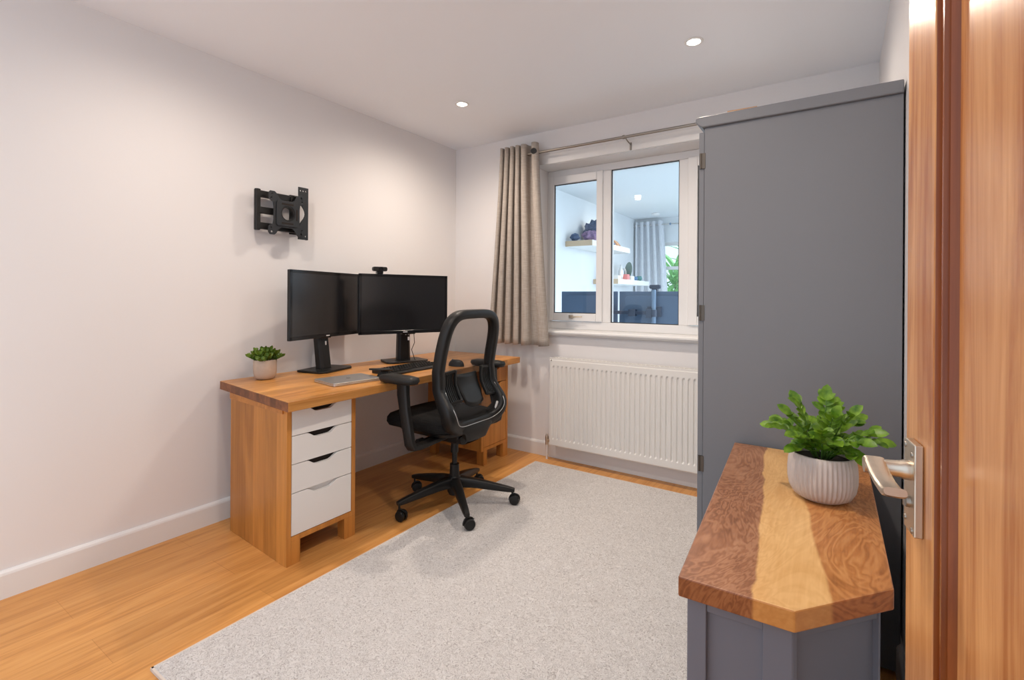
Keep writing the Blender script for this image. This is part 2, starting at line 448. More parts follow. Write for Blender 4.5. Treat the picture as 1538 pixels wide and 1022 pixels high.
# ------------------------------------------------------------------ camera
cam = bpy.data.cameras.new('camera'); co = bpy.data.objects.new('camera', cam); COL.objects.link(co)
F, HY, T, RO = 735.13, 445.46, .58722, .00624
cam.sensor_width = 36; cam.lens = F/1538*36; cam.shift_y = -(511-HY)/1538; cam.clip_start = .02
fw = Vector((-math.sin(T), math.cos(T), 0)); rt = Vector((math.cos(T), math.sin(T), 0)); zz = Vector((0, 0, 1))
cr = rt*math.cos(RO)+zz*math.sin(RO); cu = zz*math.cos(RO)-rt*math.sin(RO)
m = Matrix((cr, cu, -fw)).transposed().to_4x4(); m.translation = (2.6731, -3.1571, 1.1746)
co.matrix_world = m; SC.camera = co

# ------------------------------------------------------------------ room
XR, H, YF = 2.846, 2.4, -3.35
WT = .30                                  # thickness of the wall with the window
OX0, OX1, OZ0, OZ1 = .782, 2.312, .925, 2.147
struct('floor', bx((-.2, YF-1.2, -.08), (XR+.3, WT/2, 0)), M['floor'])
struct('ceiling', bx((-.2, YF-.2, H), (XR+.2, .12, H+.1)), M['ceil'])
struct('wall_left', bx((-.15, YF-.2, 0), (0, WT/2, H)), M['wall'])
struct('wall_right', bx((XR, YF-.2, 0), (XR+.15, WT/2, H)), M['wall'])
bm = B()
box(bm, (-.15, 0, 0), (OX0, WT, H+.05)); box(bm, (OX1, 0, 0), (XR+.15, WT, H+.05))
box(bm, (OX0, 0, 0), (OX1, WT, OZ0)); box(bm, (OX0, 0, OZ1), (OX1, WT, H+.05))
struct('wall_back', bm, M['wall'])
def skirting(name, y0, y1, side):
    prof = [(0, 0), (.016, 0), (.016, .090), (.013, .098), (.006, .106), (0, .106)]
    bm = B()
    if side == 'L': prism(bm, [(a, b) for a, b in prof], y0, y1, 'Y')
    elif side == 'R': prism(bm, [(XR-a, b) for a, b in prof], y0, y1, 'Y')
    else: prism(bm, [(-a, b) for a, b in prof], y0, y1, 'X')
    struct(name, bm, M['trim'])
skirting('baseboard_left', YF, 0, 'L'); skirting('baseboard_right', -2.9, 0, 'R'); skirting('baseboard_back', .0, XR, 'B')
# board over the window that carries the pole
struct('trim_1', bx((.74, -.018, OZ1+.002), (2.40, 0, 2.222)), M['trim'], bevel=.003)
# sill
bm = B(); prism(bm, [(-.036, .905), (-.040, .912), (-.040, .922), (-.034, .928), (.19, .928), (.19, .895), (-.028, .895)], .745, 2.36, 'X')
struct('trim_2', bm, M['trim'], bevel=.002)

# ------------------------------------------------------------------ window: two casements and a fixed pane
FY0, FY1 = .18, .245
win = part('window_1', (lambda b: (box(b, (OX0, FY0, .928), (OX0+.035, FY1, OZ1)), box(b, (OX1-.035, FY0, .928), (OX1, FY1, OZ1)),
      box(b, (OX0+.035, FY0, .928), (OX1-.035, FY1, .988)), box(b, (OX0+.035, FY0, OZ1-.052), (OX1-.035, FY1, OZ1)),
      box(b, (1.235, FY0, .988), (1.305, FY1, OZ1-.052)), box(b, (1.788, FY0, .988), (1.858, FY1, OZ1-.052))) and b)(B()),
      M['upvc'], kind='structure', bevel=.004)
def sash(x0, x1, z0, z1, gx0, gx1, gz0, gz1):
    bm = B(); y0, y1 = FY0-.014, FY0+.02
    box(bm, (x0, y0, z0), (gx0, y1, z1)); box(bm, (gx1, y0, z0), (x1, y1, z1))
    box(bm, (gx0, y0, z0), (gx1, y1, gz0)); box(bm, (gx0, y0, gz1), (gx1, y1, z1))
    s = part('casement', bm, M['upvc'], win, bevel=.004)
    g = B(); t = .006
    for a, b_ in (((gx0, gz0), (gx0+t, gz1)), ((gx1-t, gz0), (gx1, gz1)), ((gx0, gz0), (gx1, gz0+t)), ((gx0, gz1-t), (gx1, gz1))):
        box(g, (a[0], FY0+.004, a[1]), (b_[0], FY0+.010, b_[1]))
    part('gasket', g, M['dark_mark'], s)
    part('glass_pane', bx((gx0, FY0+.012, gz0), (gx1, FY0+.018, gz1)), M['glass'], s)
    return s
s1 = sash(.810, 1.245, .992, 2.10, .842, 1.198, 1.05, 2.037)
sash(1.848, 2.284, .992, 2.10, 1.908, 2.252, 1.05, 2.037)
g = B(); t = .006
for a, b_ in (((1.305, .988), (1.305+t, 2.095)), ((1.788-t, .988), (1.788, 2.095)), ((1.305, .988), (1.788, .988+t)), ((1.305, 2.095-t), (1.788, 2.095))):
    box(g, (a[0], FY0+.012, a[1]), (b_[0], FY0+.02, b_[1]))
part('gasket', g, M['dark_mark'], win)
part('glass_pane', bx((1.305, FY0+.022, .988), (1.788, FY0+.028, 2.095)), M['glass'], win)
bm = B(); box(bm, (.985, .150, 1.012), (1.015, .167, 1.036)); cyl(bm, (1.0, .142, 1.024), (1.0, .155, 1.024), .010, 12)
tube(bm, [(1.0, .140, 1.024), (1.03, .136, 1.022), (1.06, .136, 1.026), (1.10, .138, 1.026)], [.008, .0065, .006, .005], 8)
part('window_handle', bm, M['chrome'], s1, smooth='auto')

# ------------------------------------------------------------------ room door, standing open against the right wall
e = Vector((.1376, -.9905, 0)).normalized(); nrm = Vector((e.y, -e.x, 0))      # nrm points into the room
DM = Matrix((e, -nrm, zz)).transposed().to_4x4(); DM.translation = (2.746, -2.367, 0)  # local: x along leaf, y into thickness, z up
DW, DH, DT = .756, 1.985, .040
def dpart(name, bm, mats, parent=None, **k):
    bmesh.ops.transform(bm, matrix=DM, verts=bm.verts[:]); return part(name, bm, mats, parent, **k)
bm = B()
box(bm, (0, 0, .008), (.1, DT, DH)); box(bm, (DW-.1, 0, .008), (DW, DT, DH))
box(bm, (.1, 0, .008), (DW-.1, DT, .22)); box(bm, (.1, 0, DH-.11), (DW-.1, DT, DH))
door = dpart('door_1', bm, M['door'], kind='structure', bevel=.002)
door['label'] = 'varnished hardwood door standing open at the right edge'
bm = B(); box(bm, (.140, .009, .262), (DW-.140, .031, DH-.152))
dpart('door_panel', bm, M['door'], door)
# stepped moulding round the panel
bm = B()
def mould(bm, prof):
    a, b_, c, d = .1, DW-.1, .22, DH-.11
    loops = []
    for (off, dep) in prof:
        loops.append([bm.verts.new(v) for v in ((a+off, dep, c+off), (b_-off, dep, c+off), (b_-off, dep, d-off), (a+off, dep, d-off))])
    for A, Q in zip(loops, loops[1:]):
        for i in range(4): bm.faces.new((A[i], A[(i+1) % 4], Q[(i+1) % 4], Q[i]))
mould(bm, [(0, .001), (.002, .012), (.008, .013), (.012, .004), (.018, .001), (.022, .001), (.024, .010), (.028, .012), (.030, .005), (.034, .003), (.037, .012), (.046, .0135), (.074, .0135)])
dpart('panel_moulding', bm, M['door_dark'], door, smooth='auto', angle=25)
# lever handle
hz = .947
bm = B(); box(bm, (.03, -.009, hz-.046), (.07, 0, hz+.060))
hp = dpart('handle_plate', bm, M['chrome'], door, bevel=.0015)
bm = B()
for (a, c) in ((.036, .053), (.062, .047), (.036, -.034), (.062, -.040)):
    lathe(bm, [(0, .0012), (.003, .0012), (.0035, 0), (0, 0)], 12, mat=Matrix.Translation((a, -.009, hz+c)) @ Matrix.Rotation(R(90), 4, 'X'))
dpart('screw', bm, M['steel'], hp)
bm = B(); zs = hz+.026
Mx = Matrix.Translation((.05, -.009, zs)) @ Matrix.Rotation(R(90), 4, 'X')
lathe(bm, [(0, 0), (.0115, 0), (.0115, .005), (.0098, .009), (.0088, .030), (.0088, .044), (0, .044)], 24, mat=Mx)
path = [(.038, -.0425, zs-.004), (.040, -.0425, zs+.004), (.047, -.0425, zs+.0075), (.058, -.0425, zs+.004), (.072, -.0415, zs-.002), (.088, -.040, zs-.007), (.102, -.0385, zs-.0095), (.112, -.038, zs-.0095), (.119, -.0375, zs-.0075), (.122, -.0375, zs-.0055)]
rbar(bm, path, [.0100, .0104, .0106, .0106, .0106, .0106, .0108, .0110, .0110, .0105], [.0022, .0030, .0034, .0034, .0034, .0036, .0042, .0048, .0050, .0046], (0, -1, 0), p=.55)
dpart('lever', bm, M['chrome'], hp, smooth='auto')
bm = B(); lathe(bm, [(0, .004), (.0065, .004), (.007, 0), (0, 0)], 16, mat=Matrix.Translation((.052, -.009, hz-.010)) @ Matrix.Rotation(R(90), 4, 'X'))
box(bm, (.050, -.015, hz-.015), (.054, -.012, hz-.005))
dpart('thumb_turn', bm, M['steel'], hp, smooth='auto')

# ------------------------------------------------------------------ rug
bm = B(); box(bm, (.902, -2.502, 0), (2.335, -.180, .011))
rug = part('rug', bm, M['rug'], bevel=.004)
top(rug, 'large pale grey looped-pile rug on the oak floor', 'rug')
bm = B()
for lo, hi in (((.896, -2.506, 0), (.904, -.176, .0095)), ((.896, -2.508, 0), (2.338, -2.500, .0095)), ((.896, -.182, 0), (2.338, -.174, .0095))): box(bm, lo, hi)
part('bound_edge', bm, M['rug_edge'], rug)

# ------------------------------------------------------------------ radiator
rad = thing('radiator', 'white ribbed panel radiator on the wall under the window', 'radiator', (1.66, -.06, 0))
x0, x1, yf = .967, 2.367, -.100
pit = .0333; n = int((x1-x0-.03)/pit); xs = []
for i in range(n):
    a = x0+.02+i*pit
    xs += [(a, 1), (a+.006, 0), (a+.011, 0), (a+.017, 1)]
xs = [(x0, 1), (x0+.004, 1)]+xs+[(x1-.004, 1), (x1, 1)]
rows = [(.115, 1, .004), (.122, 1, 0), (.160, 1, 0), (.172, 0, 0), (.672, 0, 0), (.686, 1, 0), (.722, 1, 0), (.730, 1, .004)]
bm = B(); grid = []
for (z, flat, back) in rows:
    grid.append([bm.verts.new((x, yf+back+(0 if (flat or k) else .009), z)) for (x, k) in xs])
for a, b_ in zip(grid, grid[1:]):
    for i in range(len(xs)-1): bm.faces.new((a[i], a[i+1], b_[i+1], b_[i]))
box(bm, (x0, yf+.012, .115), (x1, yf+.018, .730))
part('front_panel', bm, M['radiator'], rad)
part('rear_panel', bx((x0+.01, -.045, .125), (x1-.01, -.036, .725)), M['radiator'], rad)
bm = B(); box(bm, (x0-.002, yf+.002, .728), (x1+.002, yf+.010, .740)); box(bm, (x0-.002, -.042, .728), (x1+.002, -.034, .740))
for i in range(46): box(bm, (x0+.01+i*.0302, yf+.006, .731), (x0+.016+i*.0302, -.036, .736))
part('top_grille', bm, M['radiator'], rad)
bm = B(); box(bm, (x0-.003, yf+.004, .118), (x0+.001, -.034, .734)); part('side_cover', bm, M['radiator'], rad)
bm = B(); cyl(bm, (.925, -.062, .0), (.925, -.062, .112), .0085, 12); part('pipe', bm, M['trim'], rad, smooth='auto')
bm = B(); cyl(bm, (.925, -.062, .105), (.925, -.062, .165), .012, 14); cyl(bm, (.925, -.062, .135), (.972, -.062, .135), .010, 12); cyl(bm, (.925, -.062, .165), (.925, -.062, .178), .009, 12, .006)
part('valve', bm, M['chrome'], rad, smooth='auto')
bm = B(); cyl(bm, (x0+.012, yf-.004, .722), (x0+.012, yf+.004, .722), .004, 10); part('bleed_plug', bm, M['steel'], rad)
for bxx in (1.2, 2.1): part('wall_bracket', bx((bxx, -.036, .2), (bxx+.04, -.018, .7)), M['radiator'], rad)

# ------------------------------------------------------------------ curtain pole and curtain
pole = thing('curtain_pole', 'slim brushed metal curtain pole above the window', 'curtain pole', (1.5, -.1, 2.22))
bm = B(); cyl(bm, (.545, -.1, 2.220), (2.62, -.1, 2.216), .009, 14); part('rod', bm, M['steel'], pole, smooth='auto')
bm = B(); lathe(bm, [(0, 0), (.013, .002), (.016, .012), (.016, .022), (.009, .030), (0, .030)], 18, mat=Matrix.Translation((.530, -.1, 2.220)) @ Matrix.Rotation(R(90), 4, 'Y'))
part('finial', bm, M['black'], pole, smooth='auto')
for bxx in (1.525, 2.5):
    bm = B(); lathe(bm, [(.0091, -.006), (.013, -.006), (.013, .006), (.0091, .006)], 16, mat=Matrix.Translation((bxx-.02, -.1, 2.218)) @ Matrix.Rotation(R(90), 4, 'Y'))
    tube(bm, [(bxx-.005, -.1, 2.208), (bxx, -.085, 2.195), (bxx, -.05, 2.190), (bxx, -.024, 2.188)], .004, 8)
    box(bm, (bxx-.006, -.026, 2.150), (bxx+.006, -.018, 2.200))
    part('bracket', bm, M['steel'], pole, smooth='auto')
cur = thing('curtain', 'taupe eyelet curtain hanging drawn back left of the window', 'curtain', (.70, -.1, .82))
bm = B(); NS, NZ = 150, 34; ztop, zbot = 2.290, .818
def cur_pt(s, v):
    z = ztop+(zbot-ztop)*v
    xa = lerp([(0, .552), (.15, .540), (1, .452)], v); xb = lerp([(0, .862), (.25, .880), (1, .955)], v)
    sw = s**1.0
    # five folds, the leading one broad
    ph = lerp([(0, 0), (.62, 4.0), (1, 5.25)], sw)
    amp = .040*(1-.12*v)
    y = -.1-amp*math.cos(2*PI*ph)
    y += .006*math.sin(9*s+5*v)*v
    x = xa+(xb-xa)*s + .011*math.sin(2*PI*2*ph)*(.7+.3*v)
    return (x, y, z + .004*math.sin(2*PI*ph)*v)
gr = [[bm.verts.new(cur_pt(i/NS, j/NZ)) for i in range(NS+1)] for j in range(NZ+1)]
for j in range(NZ):
    for i in range(NS): bm.faces.new((gr[j][i], gr[j][i+1], gr[j+1][i+1], gr[j+1][i]))
cl = part('curtain_cloth', bm, M['curtain'], cur, smooth=True)
so = cl.modifiers.new('thick', 'SOLIDIFY'); so.thickness = .0025; so.offset = 0
bm = B()
for s in [.93]:
    p = Vector(cur_pt(s, .045)); q = Vector(cur_pt(s+.03, .045)); d = (q-p).normalized(); nn = Vector((d.y, -d.x, 0))
    mt = Matrix((d, zz, nn)).transposed().to_4x4(); mt.translation = p
    lathe(bm, [(.013, -.004), (.021, -.004), (.023, 0), (.021, .004), (.013, .004), (.013, -.004)], 24, mat=mt)
    lathe(bm, [(0, -.0035), (.0135, -.0035)], 24, mat=mt); lathe(bm, [(0, .0035), (.0135, .0035)], 24, mat=mt)
part('eyelet', bm, M['dark_mark'], cur, smooth='auto')

# ------------------------------------------------------------------ wardrobe
wd = thing('wardrobe', 'tall slate grey wardrobe side-on against the right wall', 'wardrobe', (2.54, -.8, 0))
wx0, wx1, wy0, wy1, wz = 2.253, 2.8405, -1.226, -.32, 1.812
bm = B(); box(bm, (wx0, wy0, .013), (wx1, wy1, wz)); part('carcass', bm, M['grey'], wd, bevel=.002)
bm = B(); prism(bm, [(wx0-.022, wz+.012), (wx0-.030, wz+.022), (wx0-.030, wz+.032), (wx0-.022, wz+.040), (wx1+.004, wz+.040), (wx1+.004, wz)] and
      [(wx0-.006, wz), (wx0-.020, wz+.010), (wx0-.030, wz+.022), (wx0-.030, wz+.033), (wx0-.024, wz+.040), (wx1, wz+.040), (wx1, wz)], wy0-.014, wy1, 'Y')
part('cornice', bm, M['grey'], wd, bevel=.004)
bm = B(); box(bm, (wx0-.020, wy0+.004, .09), (wx0-.001, wy0+.452, wz-.014)); d1 = part('door', bm, M['grey'], wd, bevel=.0015)
for z in (1.689, 1.117, .550):
    bm = B(); cyl(bm, (wx0-.012, wy0-.0005, z-.029), (wx0-.012, wy0-.0005, z+.029), .0045, 10)
    box(bm, (wx0-.016, wy0-.002, z-.029), (wx0+.004, wy0+.004, z+.029))
    part('hinge', bm, M['hinge'], d1, smooth='auto')
bm = B(); box(bm, (wx0-.020, wy0+.456, .09), (wx0-.001, wy1, wz-.014)); part('door', bm, M['grey'], wd, bevel=.0015)
# timber offcut lying on the wardrobe
bm = B(); plate(bm, [[(2.330, -1.215), (2.428, -1.210), (2.430, -1.150), (2.332, -1.155)], circle(2.372, -1.186, .006, 10), circle(2.388, -1.184, .006, 10)], wz+.0405, wz+.052, 'Z')
top(part('timber_offcut', bm, M['card'], origin=(2.38, -1.18, wz+.0405)), 'small pale timber offcut lying on top of the wardrobe', 'offcut')

# ------------------------------------------------------------------ console cabinet with the three-board top
sb = thing('console_cabinet', 'slate grey console cabinet with chamfered three-board timber top', 'cabinet', (2.58, -1.70, 0))
ZT, ZB = .655, .617
poly = [(2.367, -1.246), (2.428, -2.224), (2.617, -2.219), (2.760, -2.048), (2.754, -1.246)]
bm = B(); prism(bm, poly, ZB, ZT, 'Z', mi_side=1, mi_cap=0)
part('worktop', bm, [M['console'], M['console_edge']], sb, bevel=.003)
base = [(2.386, -1.27), (2.438, -2.196), (2.612, -2.190), (2.742, -2.034), (2.738, -1.27)]
def inset(p, d):
    c = Vector((2.58, -1.72)); return [tuple(Vector(q)+(c-Vector(q)).normalized()*d) for q in p]
bm = B(); prism(bm, inset(base, .018), .02, ZB, 'Z'); part('body', bm, M['grey2'], sb)
def face_frame(name, p, q, st_l, st_r, rail=.055, foot=.07):
    """stiles and rails proud of a recessed panel along one side p->q"""
    p, q = Vector((*p, 0)), Vector((*q, 0)); d = (q-p); L = d.length; d.normalize(); nn = Vector((d.y, -d.x, 0))
    mt = Matrix((d, -nn, zz)).transposed().to_4x4(); mt.translation = p
    for a, b_, z0, z1 in ((0, st_l, 0, ZB), (L-st_r, L, 0, ZB)):
        bm = B(); box(bm, (a, 0, z0), (b_, .020, z1), mt); part('stile', bm, M['grey2'], sb, bevel=.0015)
    for z0, z1 in ((ZB-rail, ZB), (foot, foot+rail)):
        bm = B(); box(bm, (st_l, .003, z0), (L-st_r, .020, z1), mt); part('rail', bm, M['grey2'], sb, bevel=.001)
    bm = B(); box(bm, (st_l, .012, foot), (L-st_r, .019, ZB), mt); part('inset_panel', bm, M['grey2'], sb)
face_frame('front', base[1], base[2], .034, .046, .03)
face_frame('chamfer', base[2], base[3], .010, .004, .03)
face_frame('left', base[0], base[1], .045, .034, .05)

# ------------------------------------------------------------------ plants
def leaf(bm, p, d, L, wid, up, curl=.25, nseg=5, th=0):
    p = Vector(p); d = Vector(d).normalized(); side = d.cross(Vector(up))
    if side.length < 1e-3: side = d.cross(Vector((1, 0, 0)))
    side.normalize(); nn = side.cross(d).normalized()
    prev = None
    for i in range(nseg+1):
        t = i/nseg
        c = p+d*(L*t)-nn*(curl*L*t*t)
        w = wid*math.sin(PI*min(1, .04+t*.90))**.8 if i < nseg else 0
        row = [bm.verts.new(c-side*w+nn*w*.25), bm.verts.new(c-nn*th), bm.verts.new(c+side*w+nn*w*.25)] if w > 1e-5 else [bm.verts.new(c)]
        if prev:
            if len(row) == 3:
                bm.faces.new((prev[0], prev[1], row[1], row[0])); bm.faces.new((prev[1], prev[2], row[2], row[1]))
            else:
                bm.faces.new((prev[0], prev[1], row[0])); bm.faces.new((prev[1], prev[2], row[0]))
        prev = row
pl = thing('potted_plant', 'leafy green plant in a ribbed stoneware pot on the console cabinet', 'plant', (2.641, -1.650, ZT))
bm = B()
rb = lambda a, z: (.0018*math.cos(a*44) if .012 < z < .108 else 0)
lathe(bm, [(0, .0), (.040, .0), (.050, .003), (.064, .013), (.073, .030), (.0765, .050), (.0770, .072), (.0755, .095), (.0725, .116), (.070, .119), (.067, .116), (.068, .10), (0, .10)], 352, rib=rb)
part('pot', bm, M['pot'], pl, world=False, smooth=True)
bm = B(); lathe(bm, [(0, .105), (.04, .105), (.0672, .102), (.0672, .098), (0, .098)], 32); part('soil', bm, M['soil'], pl, world=False, smooth=True)
bs, bl = B(), B(); rnd = random.Random(21)
specs = [(80, .150, 6), (25, .14, 36), (70, .12, 50), (115, .12, 40), (150, .14, 48), (188, .150, 54), (205, .14, 28), (240, .125, 46), (285, .12, 46), (318, .14, 50), (345, .155, 46), (350, .14, 22), (60, .14, 20), (170, .145, 16), (300, .13, 18), (10, .150, 58), (230, .11, 60), (130, .11, 60), (265, .11, 30), (320, .11, 64), (90, .11, 30)]
for (az, L, tilt) in specs:
    a = R(az+rnd.uniform(-8, 8)); ti = R(tilt); L *= 1.04-.0045*tilt
    d0 = Vector((math.cos(a)*math.sin(ti), math.sin(a)*math.sin(ti), math.cos(ti)))
    p0 = Vector((math.cos(a)*.022*rnd.random(), math.sin(a)*.022*rnd.random(), .100))
    pts = [p0+d0*(L*t)+Vector((0, 0, 1))*(.02*math.sin(t*PI)) for t in (0, .25, .5, .75, 1)]
    tube(bs, pts, [.0022, .002, .0018, .0015, .001], 6)
    nl = 6
    for k in range(nl):
        t = .25+.75*k/(nl-1); f = t*4; i = min(3, int(f)); p = pts[i].lerp(pts[i+1], f-i)
        dd = (pts[i+1]-pts[i]).normalized(); sd = dd.cross(Vector((0, 0, 1)))
        if sd.length < .15: sd = Vector((math.cos(a+1.57+k*1.2), math.sin(a+1.57+k*1.2), 0))
        sd.normalize()
        for sgn in (-1, 1):
            q = (dd*.75+sd*sgn*.75+Vector((rnd.uniform(-.2, .2), rnd.uniform(-.4, .1), rnd.uniform(-.1, .45)))).normalized()
            leaf(bl, p, q, rnd.uniform(.026, .038), rnd.uniform(.0085, .0110), (rnd.uniform(-.3, .3), -.75, .8), .22, 6)
    leaf(bl, pts[4], (pts[4]-pts[3]), .042, .0125, (0, -.7, .7), .2, 6)
part('stem', bs, M['stem'], pl, world=False, smooth=True); part('foliage', bl, M['leaf'], pl, world=False, smooth=True)

sp = thing('potted_succulent', 'small bushy succulent in a plain stoneware pot on the desk corner', 'plant', (.155, -1.725, .7305))
bm = B(); lathe(bm, [(0, 0), (.034, 0), (.044, .004), (.052, .015), (.0555, .032), (.0565, .058), (.0565, .100), (.054, .103), (.051, .100), (.051, .088), (0, .088)], 40)
part('pot', bm, M['pot2'], sp, world=False, smooth=True)
bm = B(); lathe(bm, [(0, .094), (.05, .092), (.0525, .086), (0, .086)], 24); part('soil', bm, M['soil'], sp, world=False, smooth=True)
bl = B(); bs = B(); rnd = random.Random(4)
for i in range(19):
    a = i*2.4; ti = R(5+i*3.6); L = .070+.012*rnd.random()
    d0 = Vector((math.cos(a)*math.sin(ti), math.sin(a)*math.sin(ti), math.cos(ti)))
    p0 = Vector((math.cos(a)*.025*(i/19), math.sin(a)*.025*(i/19), .09)); p1 = p0+d0*L*.8
    tube(bs, [p0, p1], .002, 6)
    for k in range(9):
        t = .35+.65*k/8; p = p0.lerp(p1, t); b_ = k*2.1+a
        q = Vector((math.cos(b_), math.sin(b_), .35)).normalized()*.75+d0*.55
        leaf(bl, p, q, .028, .0105, d0*.6+Vector((.5, -.4, .6)), .05, 4, .003)
    leaf(bl, p1, d0, .028, .008, (1, 0, 0), .05, 4, .003)
part('stem', bs, M['stem'], sp, world=False); part('foliage', bl, M['leaf2'], sp, world=False, smooth=True)

# ------------------------------------------------------------------ desk
dk = thing('desk', 'long honey timber desk on two drawer pedestals along the left wall', 'desk', (.4, -1.05, 0))
DZ, DB = .730, .688
bm = B(); prism(bm, [(.030, -1.893), (.789, -1.987), (.735, -.133), (.030, -.128)], DB, DZ, 'Z', mi_side=0)
for f in bm.faces:
    c = f.calc_center_median()
    if abs(c.z-(DB+DZ)/2) < .01 and (c.y < -1.5 and c.x < .6 or c.y > -.2): f.material_index = 1
part('worktop', bm, [M['slab'], M['slab_end']], dk, bevel=.003)
def notch(y0, y1, z0, z1, depth=.024, hw=.084):
    c = (y0+y1)/2; out = [(y0, z0), (y1, z0), (y1, z1)]
    K = 14
    for i in range(K+1):
        t = i/K; yy = c+hw-2*hw*t; s = min(1, 3.2*min(t, 1-t)); s = s*s*(3-2*s)
        out.append((yy, z1-depth*s))
    out.append((y0, z1)); return out
def pedestal(ya, yb, xb, xf, skew, fronts, mat_front, dark):
    """open-fronted carcass from ya to yb, backs at xb and faces at xf"""
    K = lambda x, y: (x, y-skew*(xf-x)*-1 if False else y+skew*(xf-x))
    bm = B(); t = .022
    def pb(y0, y1, x0, x1, z0, z1): prism(bm, [K(x0, y0), K(x1, y0), K(x1, y1), K(x0, y1)], z0, z1, 'Z')
    pb(ya, ya+t, xb, xf, .0 if skew else .10, DB); pb(yb-t, yb, xb, xf, .10, DB)
    pb(ya+t, yb-t, xb, xb+t, .10, DB); pb(ya+t, yb-t, xb, xf, .10, .122); pb(ya+t, yb-t, xb, xf, DB-.012, DB)
    ped = part('pedestal', bm, M['desk'], dk, bevel=.0015)
    if skew:
        bm = B(); prism(bm, [K(xb, ya-.005), K(xf-.03, ya-.005), K(xf-.03, ya), K(xb, ya)], DB-.03, DB, 'Z'); part('rail', bm, M['desk_rail'], ped)
    for (x0, x1, y0, y1) in ((xf-.058, xf, ya+t, ya+.066), (xf-.058, xf, yb-.062, yb), (xb, xb+.058, ya+t, ya+.066), (xb, xb+.058, yb-.062, yb)):
        bm = B(); prism(bm, [K(x0, y0), K(x1, y0), K(x1, y1), K(x0, y1)], 0, .10 if (x0 > xb+.1 or not skew) else .10, 'Z')
        part('leg', bm, M['desk'], ped, bevel=.0015)
    part('drawer_shade_block', bx((xb+.03, ya+t+.004+max(0, skew*.3), .124), (xf-.024, yb-t-.004+min(0, skew*.3), DB-.014)), M['recess_shade'], ped)  # solid near-black block, paints the shade behind the drawer notches
    for i, (z0, z1) in enumerate(fronts):
        bm = B(); prism(bm, notch(ya+t+.002, yb-t-.002, z0, z1), xf-.019, xf-.001, 'X')
        dr = part('drawer', bm, mat_front, ped, bevel=.001)
        if not dark and i == len(fronts)-1:
            part('notch_back', bx((xf-.0235, (ya+yb)/2-.08, z1-.03), (xf-.020, (ya+yb)/2+.08, z1-.001)), mat_front, ped)
    return ped
pedestal(-1.940, -1.580, .16, .706, .07, [(.561, DB-.014), (.437, .558), (.311, .434), (.125, .308)], M['drawer'], False)
pedestal(-.470, -.150, .14, .640, 0, [(.560, DB-.014), (.330, .556), (.125, .326)], M['desk'], True)

# ------------------------------------------------------------------ monitors
def monitor(label, c, nx, ny, base, cable=False):
    ang = math.atan2(ny, nx); t = thing('monitor', label, 'monitor', (c[0], c[1], DZ), ang, 'monitors on the long desk')
    # local: +x is the screen's normal, y along its width
    z0, z1, hw = .198, .582, .302
    bm = B(); box(bm, (-.018, -hw, z0), (0, hw, z1)); prism(bm, rrect(-hw*.8, z0+.03, hw*.8, z1-.03, .04), -.045, -.018, 'X')
    hs = part('housing', bm, M['black'], t, world=False, bevel=.003)
    bm = B()
    for a, b_ in (((-hw, z0), (hw, z0+.021)), ((-hw, z1-.017), (hw, z1)), ((-hw, z0), (-hw+.017, z1)), ((hw-.017, z0), (hw, z1))):
        box(bm, (0, a[0], a[1]), (.003, b_[0], b_[1]))
    bz = part('bezel', bm, M['black_gloss'], t, world=False, bevel=.001)
    part('screen', bx((0, -hw+.0165, z0+.0205), (.0012, hw-.0165, z1-.0165)), M['screen'], t, world=False)
    bm = B()
    for k, (a, b_) in enumerate(((-.014, -.006), (-.004, .004), (.006, .014))): box(bm, (.003, a, z0+.007), (.0034, b_, z0+.013))
    part('maker_mark', bm, M['mark'], bz, world=False)
    off = W[t.name].inverted() @ Vector((base[0], base[1], DZ)); bxx, by = off.x, off.y
    bm = B(); prism(bm, [(bxx-.030, by-.046), (bxx+.004, by-.046), (bxx+.020, by-.030), (bxx+.020, by+.030), (bxx+.004, by+.046), (bxx-.030, by+.046)], .012, .21, 'Z')
    for v in bm.verts:
        k = 1-.18*(v.co.z/.4); v.co.y = by+(v.co.y-by)*k; v.co.x += (min(0, -.050-bxx))*(v.co.z-.012)/.20 if v.co.z < .3 else min(0, -.050-bxx)
    box(bm, (-.075, by-.045, .19), (-.020, by+.045, .42))
    st = part('stand', bm, M['black'], t, world=False, bevel=.003)
    bm = B()
    for k in range(3): lathe(bm, [(0, .001), (.003, .001), (.003, 0), (0, 0)], 8, mat=Matrix.Translation((-.0295, by+.018*(k-1), .188)) @ Matrix.Rotation(R(90), 4, 'Y'))
    box(bm, (-.034, by-.004, .150), (-.020, by+.004, .172))
    part('fitting', bm, M['mark'], st, world=False)
    bm = B(); prism(bm, [(bxx-.09, by-.13), (bxx+.075, by-.145), (bxx+.105, by-.110), (bxx+.105, by+.110), (bxx+.075, by+.145), (bxx-.09, by+.13)], .0005, .013, 'Z')
    part('stand_base', bm, M['black'], t, world=False, bevel=.003)
    if cable:
        bm = B(); tube(bm, [(-.03, .03, .24), (-.035, .075, .20), (-.04, .082, .13), (-.04, .062, .085), (-.045, .075, .05), (-.05, .09, .014), (-.08, .12, .006)], .0025, 6)
        part('cable', bm, M['black'], t, world=False, smooth=True)
    return t
monitor('black monitor nearest the small succulent on the desk', (.168, -1.355), .964, .267, (.140, -1.350))
monR = monitor('black monitor with the webcam on its top edge', (.316, -.876), .922, -.387, (.225, -.800), True)
